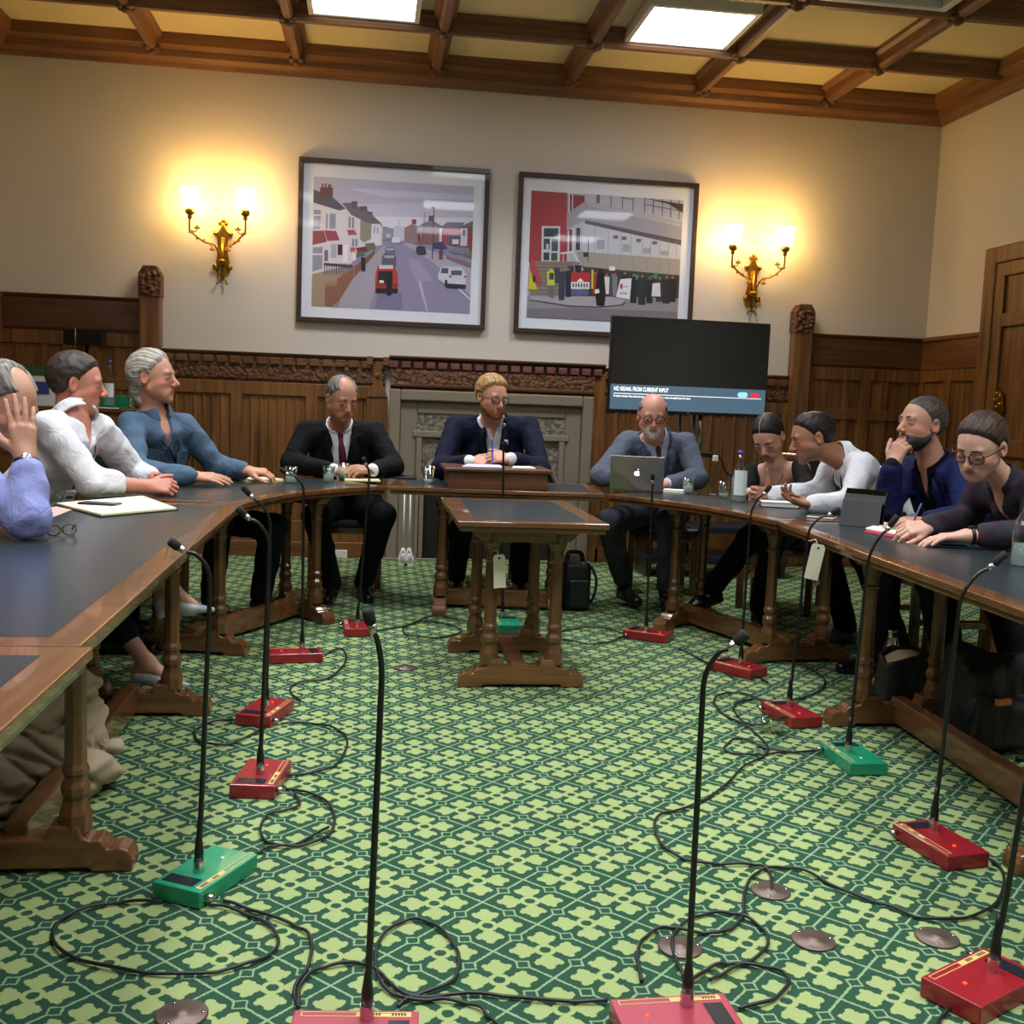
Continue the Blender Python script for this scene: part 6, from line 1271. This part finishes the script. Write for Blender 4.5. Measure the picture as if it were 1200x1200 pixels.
# 2 centre man
person('bearded red haired man in glasses and navy jacket at the despatch box',(.80,7.05,0),(0.05,-1),Q(577,465,6.80),(.40,-.85,-.20),sh=(Q(532,499,6.95),Q(622,500,6.95)),hip=(.80,7.15,.57),skin='#c99478',
 opts=dict(brow='#8a5c36',ruddy=.6),hair=dict(col='#8a6538',col2='#b8935a',line='short',dz=.004,off=.016,disp=.003),beard=dict(col='#7a4a2a',col2='#9a643a',off=.005,back=-.004),eyes='down',
 arms=(dict(s='R',e=Q(517,552,6.70),w=Q(550,541,6.44),hd=(1,-.2,.02),bk=(-.1,-.8,.8),th=-1,curl=.5),dict(s='L',e=Q(633,550,6.70),w=Q(598,538,6.42),hd=(-1,-.15,.10),bk=(.1,-.8,.8),th=1,curl=.6)),
 top=suit_top(cm('white_cotton','#d9dcdf',rough=.85),navy,None,.060,.40,(-.072,.085),(.022,.09),.020),bottom=dkt,legs=(dict(s='R',k=Q(540,622,6.52),a=(.58,6.95,.10),t=(-.1,-1,0)),dict(s='L',k=Q(612,622,6.52),a=(1.0,6.9,.10),t=(.1,-1,0))),shoes=dict(kind='shoe',col='#0a0a0b'),
 extras=lambda a:(glasses(a['t'],a['H'],cm('dark_rim','#1c1614',rough=.3)),pen(Q(577,544,6.34),Q(577,515,6.36),'blue pen held upright by the bearded man',cm('blue_plastic','#2436b0',rough=.3))))
# 3 bald man
person('bald man in grey suit, brown tie and glasses behind the open laptop',(1.93,6.95,0),(-.1,-1),Q(765,487,6.52),(-.16,-.93,-.22),sh=(Q(733,518,6.66),Q(806,520,6.64)),hip=(1.95,7.02,.57),skin='#c48c74',
 opts=dict(belly=.03,fat=.004,brow='#4c403a',ruddy=.7,stubble='#b8aca0',stub_a=.35),hair=dict(col='#4a4644',col2='#807a76',line='short',dz=-.002,off=.006,bald=[(0,.02,.105,.074,.125,.075)]),beard=dict(col='#a89c90',col2='#cdc4b8',off=.006,goatee=1,back=.02),
 arms=(dict(s='R',e=Q(704,566,6.48),w=Q(741,571,6.36),hd=(.8,-.5,0),bk=(0,-.2,1),th=-1,curl=.4),dict(s='L',e=Q(817,566,6.46),w=Q(783,571,6.36),hd=(-.8,-.5,0),bk=(0,-.2,1),th=1,curl=.4)),
 top=suit_top(pale,grey,'#3a2522',.085,.40,lan=True),bottom=cm('grey_trousers','#3c4048',rough=.9),legs=(dict(s='R',k=Q(712,612,6.30),a=(1.62,6.55,.13),t=(.2,-1,0),hem=.88),dict(s='L',k=Q(783,612,6.32),a=(1.86,6.42,.10),t=(-.1,-1,0),hem=.88)),shoes=dict(kind='shoe',col='#1a1412'),
 extras=lambda a:glasses(a['t'],a['H'],cm('tortoise_rim','#3a2418',rough=.3),th=.0028))
# 4 woman in black
def blacktop(a):
    def vs(f,u,v,q):
        cut=np.minimum(.135-v-.030*np.abs(u/.1)**2,.115-np.abs(u)); cut=np.where(q>-.05,cut,np.minimum(.05-v,.11-np.abs(u))); f.F=np.maximum(f.F,cut.astype(np.float32))
    a['garment']('top',blkt,.008,.0065,.003,0,.1,.8,.008,-.01,vshape=vs)
    k=MB(); k.tube(spline([a['nb']+a['xs']*.055,front(a,.045,.03,.022),front(a,0,.09,.024)],5),.0018); k.tube(spline([a['nb']-a['xs']*.055,front(a,-.045,.03,.022),front(a,0,.09,.024)],5),.0018); k.sph(front(a,0,.10,.026),.011,6); k.build('necklace',cm('necklace','#1a1a1c',rough=.3),a['t'])
person('dark haired woman in black scoop top looking down, right of the water bottle',(2.5,6.4,0),(-.55,-.84),Q(900,512,6.12),(-.50,-.62,-.62),hup=(-.12,0,1),sc=1.0,hs=1.08,sh=(Q(880,553,6.28),Q(940,549,6.08)),hip=(2.58,6.42,.57),skin='#c99a84',
 opts=dict(wom=1,brow='#1c1412',lip='#a85a58',ruddy=.3),hair=dict(col='#100d0c',col2='#241f1e',st='back',line='pulled',dz=-.006,off=.009,disp=.0006,adds=[((0,-.115,-.02),(0,-.135,-.05),.035,.03)]),
 arms=(dict(s='R',w=Q(878,588,5.86),e=Q(872,585,6.12),hd=(.1,-1,0),bk=(0,0,1),th=-1,curl=.5),dict(s='L',w=Q(912,590,5.80),e=Q(945,588,5.85),hd=(-1,-.2,0),bk=(0,-.3,1),th=1,curl=.3)),
 extras=lambda a:tube_on(a,[a['H'].w(0,.082,.088),a['H'].w(0,.045,.128),a['H'].w(0,-.02,.1315),a['H'].w(0,-.06,.121)],.0022,'hair_parting',cm('scalp','#b89a8c',rough=.6)),top=blacktop,bottom=cm('black_trousers','#0b0c10',rough=.8),legs=(dict(s='R',k=Q(878,632,5.82),a=Q(834,690,6.05),t=(-1,-.1,-.35)),dict(s='L',k=Q(906,634,5.75),a=(2.30,5.98,.10),t=(-.3,-1,0))),shoes=dict(kind='boot',col='#0b0c10',rough=.25))
# 5 leaning man in white shirt
def shirt_top(m_,ow=.022,ol=.10,wa=.006,off=.014,cg=.020,coff=.006,badge=None,placket_=True,armoff=.016,armend=.96,lan=None):
    def f(a):
        a['garment']('shirt',m_,off,.0065,wa,ow,ol,armend,armoff,.004,1.06,hem=.02)
        a['collar']('shirt_collar',m_,off=coff,gapw=cg)
        if placket_: placket(a,m_)
        if lan: lanyard(a,**lan)
    return f
person('man in white shirt leaning left over the table and gesturing with both hands',(2.95,5.4,0),(-1,.0),Q(951,512,5.45),(-.93,.10,-.30),sh=(Q(977,540,5.66),Q(1012,546,5.24)),hip=(2.98,5.42,.57),skin='#a8765a',
 opts=dict(brow='#1c1614',stubble='#4a3a32',stub_a=.35,belly=.01),hair=dict(col='#14100e',col2='#28211d',line='short',off=.009,disp=.002,bald=[(0,-.05,.125,.030,.035,.022)]),eyes='open',
 arms=(dict(s='R',e=Q(962,586,5.62),w=Q(903,580,5.55),hd=(-1,-.1,.05),bk=(0.1,1,.05),th=-1,curl=.75,thumb=1.35,tc=0),dict(s='L',e=Q(998,597,5.12),w=Q(950,596,5.18),hd=(-1,.05,.30),bk=(.1,.5,-1),th=1,curl=[.2,.3,.4,.5],spread=.1,thumb=.3)),
 top=shirt_top(whs,.020,.09,.007,.016,lan=dict(l=.26,badge=False,w=.05)),bottom=dkt,legs=(dict(s='R',k=(2.48,5.55,.56),a=(2.62,5.5,.10),t=(-1,0,0)),dict(s='L',k=(2.50,5.10,.56),a=(2.68,5.02,.10),t=(-1,-.2,0))),shoes=dict(kind='shoe',col='#4a5560',rough=.4),
 extras=lambda a:(pen(a['A'][1][2]+V3(-.06,-.02,.035),a['A'][1][2]+V3(-.13,-.03,.05),'dark pen in the open hand of the leaning man',black)))
# 6 bearded man in bright navy jacket
person('bearded man in bright navy jacket resting chin on hand, yellow wristband',(2.98,4.85,0),(-.85,-.5),Q(1080,497,4.78),(-.96,-.16,.06),sh=(Q(1064,551,4.98),Q(1131,554,4.62)),hip=(3.02,4.88,.57),skin='#bb8a72',
 opts=dict(brow='#241c18',scalp='#6a5850',belly=.02,ruddy=.5),hair=dict(col='#332c28',col2='#544a42',line='short',dz=.004,off=.0035,disp=.0008),beard=dict(col='#1e1a18',col2='#38302c',off=.010,back=-.006),eyes='open',
 arms=(dict(s='R',e=Q(1038,598,4.80),w=Q(1046,545,4.72),hd=(.35,.02,.9),bk=(-.75,-.6,.25),th=-1,curl=[.75,.8,.85,.9],spread=.02,thumb=.5),dict(s='L',e=Q(1135,612,4.42),w=(2.42,4.36,.80),hd=(-1,.1,0),bk=(0,-.1,1),th=1,curl=.3)),
 top=suit_top(dksh,navy2,None,.075,.42,None,(.024,.12),.022),bottom=dkt,legs=(dict(s='R',k=(2.52,4.88,.56),a=(2.50,4.85,.10),t=(-1,0,0)),dict(s='L',k=(2.52,4.48,.56),a=(2.62,4.42,.10),t=(-1,-.1,0))),shoes=dict(kind='shoe',col='#0a0a0b'),
 extras=lambda a:bracelet(a,0,cm('yellow_band','#c8963c',rough=.5),'wristband',.034,.005,.012))
# 7 girl writing
def girltop(a):
    shirt_top(plm,.034,.13,.006,.014,.026,.008)(a)
    k=MB(); k.tube(spline([front(a,.04,.03,.016),front(a,.01,.10,.020),front(a,0,.115,.022),front(a,-.01,.10,.020),front(a,-.04,.03,.016)],5),.0018); k.sph(front(a,0,.12,.024),.008,6); k.build('necklace',brass,a['t'])
w2=G(1132,628,.80)
person('young woman in glasses and dark checked shirt writing in a notebook',(2.95,4.1,0),(-1,-.1),Q(1149,523,4.0),(-.76,-.46,-.42),hup=(-.1,-.15,1),sc=.98,hs=1.08,sh=(Q(1149,574,4.24),Q(1221,572,3.86)),hip=(2.98,4.08,.57),skin='#d0a48e',
 opts=dict(wom=1,brow='#3a2a22',lip='#a04848',ruddy=.4,res=.0038),hair=dict(col='#2c1e16',col2='#453225',st='back',line='pulled',dz=-.004,off=.010,disp=.0015,adds=[((0,-.11,.01),(0,-.145,-.03),.045,.035)]),
 arms=(dict(s='R',e=Q(1134,614,4.32),w=G(1088,617,.815),hd=(-1,.0,-.12),bk=(.1,-.6,.8),th=-1,curl=[.55,.6,.75,.85],thumb=.4),dict(s='L',e=Q(1212,640,3.80),w=w2,hd=(-1,.22,-.12),bk=(0,0,1),th=1,curl=.22,spread=.12,cuff=.70)),
 top=girltop,bottom=dkt,legs=(dict(s='R',k=(2.45,4.28,.56),a=(2.55,4.30,.10),t=(-1,0,0)),dict(s='L',k=(2.5,3.92,.56),a=(2.60,3.75,.10),t=(-1,0,0))),shoes=dict(kind='boot',col='#0b0c10'),
 extras=lambda a:(glasses(a['t'],a['H'],cm('burgundy_rim','#2c1420',rough=.25),.026,.021,.0026),bracelet(a,1,black,'watch',.032,.008,.025,cm('watch_dial','#101014',rough=.1)),pen(G(1066,622,.77),G(1066,622,.77)+V3(.045,.0,.12),'grey pen in the writing hand of the young woman',cm('grey_pen','#5a6070',rough=.3))))
# 8 man in white shirt, left
person('man in white shirt with rolled sleeves and clasped hands, looking away to the right',(-1.66,5.25,0),(.9,-.4),Q(91,449,5.22),(.95,.20,-.10),hs=1.14,sh=(Q(55,500,4.98),Q(118,504,5.34)),hip=(-1.68,5.28,.57),neck=Q(87,489,5.18),skin='#c4826c',
 opts=dict(belly=.04,fat=.008,brow='#4a382c',ruddy=.5,neckw=.013),hair=dict(col='#2c231d',col2='#4a3e35',line='short',off=.012,disp=.0025),eyes='open',
 arms=(dict(s='R',e=Q(108,583,4.98),w=Q(172,570,5.10),hd=(1,.25,.0),bk=(-.1,-.8,.6),th=-1,curl=[.7,.75,.8,.8],cuff=.35),dict(s='L',e=Q(158,566,5.50),w=Q(196,565,5.34),hd=(.35,-1,.0),bk=(.8,.1,.6),th=1,curl=.7,cuff=.35)),
 top=shirt_top(whs,.026,.12,.008,.018,.024,.008,armoff=.022,lan=dict(l=.26,badge=True,w=.055)),bottom=dkt,legs=(dict(s='R',k=(-1.18,5.08,.56),a=(-1.2,5.15,.10),t=(1,0,0)),dict(s='L',k=(-1.15,5.48,.56),a=(-1.2,5.5,.10),t=(1,0,0))),shoes=dict(kind='shoe',col='#0a0a0b'))
# 9 grey haired man in denim shirt
def den(a):
    shirt_top(blus,.026,.13,.008,.016,.024,.008,armoff=.018,lan=dict(l=.19,badge=True,w=.06,du=-.03))(a)
    for s_ in (-1,1):
        P=[front(a,s_*.085+u,v,.034) for u,v in ((-.045,.12),(.045,.12),(.045,.20),(0,.215),(-.045,.20))]; nv=a['fr']*.003; k=MB(); n=5
        k.add([p-nv for p in P]+[p+nv for p in P],[tuple(range(n)),tuple(range(n,2*n))[::-1]]+[(i,i+n,(i+1)%n+n,(i+1)%n) for i in range(n)]); k.build('pocket',blus,a['t'])
person('grey haired man in denim shirt with lanyard, looking right, hand on cream notebook',(-1.28,6.3,0),(.75,-.65),Q(180,442,6.0),(.975,-.20,.02),hs=1.16,sh=(Q(152,498,5.86),Q(218,500,6.14)),hip=(-1.26,6.36,.57),neck=Q(181,484,6.02),skin='#c08a6e',
 opts=dict(brow='#8a8072',ruddy=.6,fat=.002,mouth=.002,nose=1.15),hair=dict(col='#9a9686',col2='#c9c5b8',st='back',line='swept',dz=-.004,off=.016,disp=.0025,big=1,bald=[(0,.085,.075,.05,.035,.035)],adds=[((0,-.07,-.06),(0,-.045,-.105),.045,.040)]),eyes='open',
 arms=(dict(s='R',e=Q(158,566,5.66),w=Q(226,558,5.74),hd=(1,-.02,-.06),bk=(0,-.45,1),th=-1,curl=.16,spread=.05,cuff=.93),dict(s='L',e=Q(254,548,6.22),w=Q(291,552,6.12),hd=(1,-.1,-.05),bk=(0,-.3,1),th=1,curl=[.5,.55,.6,.65],cuff=.76)),
 top=den,bottom=cm('dark_jeans','#151a26',rough=.9),legs=(dict(s='R',k=(-.80,5.86,.54),a=(-.86,6.05,.10),t=(.6,-.6,0)),dict(s='L',k=Q(320,618,5.98),a=(-.60,6.16,.10),t=(.7,-.5,0))),shoes=dict(kind='boot',col='#14161c'),
 extras=lambda a:bracelet(a,1,cm('brown_strap','#2a1c16',rough=.5),'watch',.030,.006,.02,brass))
# 10 man in lavender shirt, hand over face
person('balding man in lavender shirt covering his face with his hand, cut by the left edge',(-1.72,4.0,0),(.9,-.4),Q(5,474,3.92),(.80,-.30,-.42),hs=1.14,sh=((-1.50,3.74,1.05),(-1.46,4.14,1.05)),hip=(-1.74,3.98,.57),skin='#c08e74',
 opts=dict(brow='#6a6058',ruddy=.6),hair=dict(col='#5c574e',col2='#9a968a',line='short',off=.012,disp=.003,bald=[(0,.055,.11,.050,.07,.05)]),
 arms=(dict(s='R',e=G(34,614,.80),w=Q(30,535,3.66),hd=(-.12,.10,1),bk=(.35,-1,.05),th=-1,curl=[.06,.08,.1,.14],spread=.10,thumb=.7,cuff=.70),dict(s='L',w=(-1.42,4.02,.80),hd=(.2,-1,0),bk=(0,0,1),th=1,curl=.3)),
 top=shirt_top(lav,.024,.11,.008,.016,.024,.008,armoff=.020),bottom=dkt,legs=(dict(s='R',k=(-1.25,3.80,.56),a=(-1.3,3.85,.10),t=(1,0,0)),dict(s='L',k=(-1.25,4.12,.56),a=(-1.3,4.05,.10),t=(1,0,0))),shoes=dict(kind='shoe',col='#0a0a0b'),
 extras=lambda a:bracelet(a,0,cm('dark_strap','#1e1e24',rough=.4),'watch',.034,.008,.015,steel))
# 11 woman whose crossed legs show under the left table
person('person in cropped trousers and silver heeled shoes, crossed legs showing under left table',(-1.86,4.55,0),(1,0),(-2.02,4.56,1.24),(1,-.1,0),sc=.98,hs=1.0,sh=((-1.93,4.36,1.02),(-1.93,4.76,1.02)),hip=(-1.78,4.56,.57),skin='#c99a82',
 opts=dict(wom=1,bare_legs=1,res=.006),hair=dict(col='#3a2a20',line='long'),
 arms=(dict(s='R',w=(-1.62,4.42,.68),hd=(1,0,0),bk=(0,0,1),th=-1,curl=.3),dict(s='L',w=(-1.62,4.68,.68),hd=(1,0,0),bk=(0,0,1),th=1,curl=.3)),
 top=lambda a:a['garment']('blouse',dkt,.012,.008,.003,0,.1,.9,.012,.004),bottom=cm('navy_trousers','#10141f',rough=.9),
 legs=(dict(s='L',k=(-1.24,4.58,.56),a=Q(172,777,4.50),t=(1,-.05,-.12),hem=.72),dict(s='R',k=(-1.16,4.50,.60),a=Q(200,692,4.46),t=(1,-.05,-.03),hem=.75)),shoes=dict(kind='heel',col='#a8adb2',rough=.35))
# chairs
for x,y,f,l in ((-.15,7.16,(0,-1),'green leather chair holding the man in the black suit'),(.80,7.24,(0,-1),'green leather chair behind the despatch box'),(1.98,7.10,(-.1,-1),'leather chair holding the bald man in the grey suit'),(2.64,6.52,(-.55,-.84),'leather chair holding the woman in the black top'),(3.05,5.44,(-1,0),'leather chair holding the leaning man in the white shirt'),(3.10,4.92,(-1,-.2),'leather chair holding the man in the bright navy jacket'),(3.06,4.10,(-1,0),'leather chair holding the young woman who writes'),(-1.76,5.30,(.95,-.3),'leather chair holding the man with clasped hands'),(-1.36,6.44,(.75,-.65),'dark leather chair behind the grey haired man\'s shoulder'),(-1.82,4.00,(1,0),'leather chair of the man covering his face'),(-1.88,4.56,(1,0),'leather chair of the person in silver heeled shoes')): chair(x,y,f,l)
# ------------------------------------------------------------------ beige coat heap
def coat():
    t=empty('beige_coat',(-1.0,3.35,0),'crumpled beige raincoat heaped on the carpet under the left table','coat')
    f=Fld((-1.75,2.85,0),(-.55,4.0,.50),.008); rg=np.random.RandomState(4)
    for c,r in (((-1.04,3.40,.13),(.18,.20,.15)),((-.96,3.46,.24),(.13,.13,.12)),((-1.26,3.32,.14),(.24,.22,.15)),((-.93,3.36,.09),(.18,.16,.10)),((-1.45,3.2,.07),(.2,.2,.08)),((-1.0,3.3,.05),(.24,.18,.06))): f.add(ell(c,r),0,.05)
    X,Y,Z=f.grid(); cr=lambda q:(1-np.abs(np.sin(q)))**3
    w=cr(X*9+2.6*np.sin(Z*13+Y*7)+1)*.5+cr(Z*15+2.2*np.sin(X*11)+Y*8)*.55+cr(Y*13+X*6+2*np.sin(Z*17+X*9))*.4
    f.F+=((w-.22)*.075+.006*np.sin(X*40+3*np.sin(Z*30))).astype(np.float32); f.F=np.maximum(f.F,(.003-Z+0*X+0*Y).astype(np.float32)); V,Fq=f.mesh(); lab=np.arange(len(V))
    for i in range(400):
        m_=lab[Fq].min(1); n_=lab.copy(); np.minimum.at(n_,Fq.ravel(),np.repeat(m_,4)); n_=n_[n_]
        if (n_==lab).all(): break
        lab=n_
    Fq=Fq[lab[Fq[:,0]]==np.bincount(lab).argmax()]; npmesh('cloth',V,Fq,cm('beige_cloth','#a3957c',rough=.9),t)
coat()
for k_,m_ in mats.items():
    if hasattr(m_,'node_tree'):
        b_=m_.node_tree.nodes.get('Principled BSDF')
        if b_ and b_.inputs['Roughness'].default_value>=.79: b_.inputs['Specular IOR Level'].default_value=.2
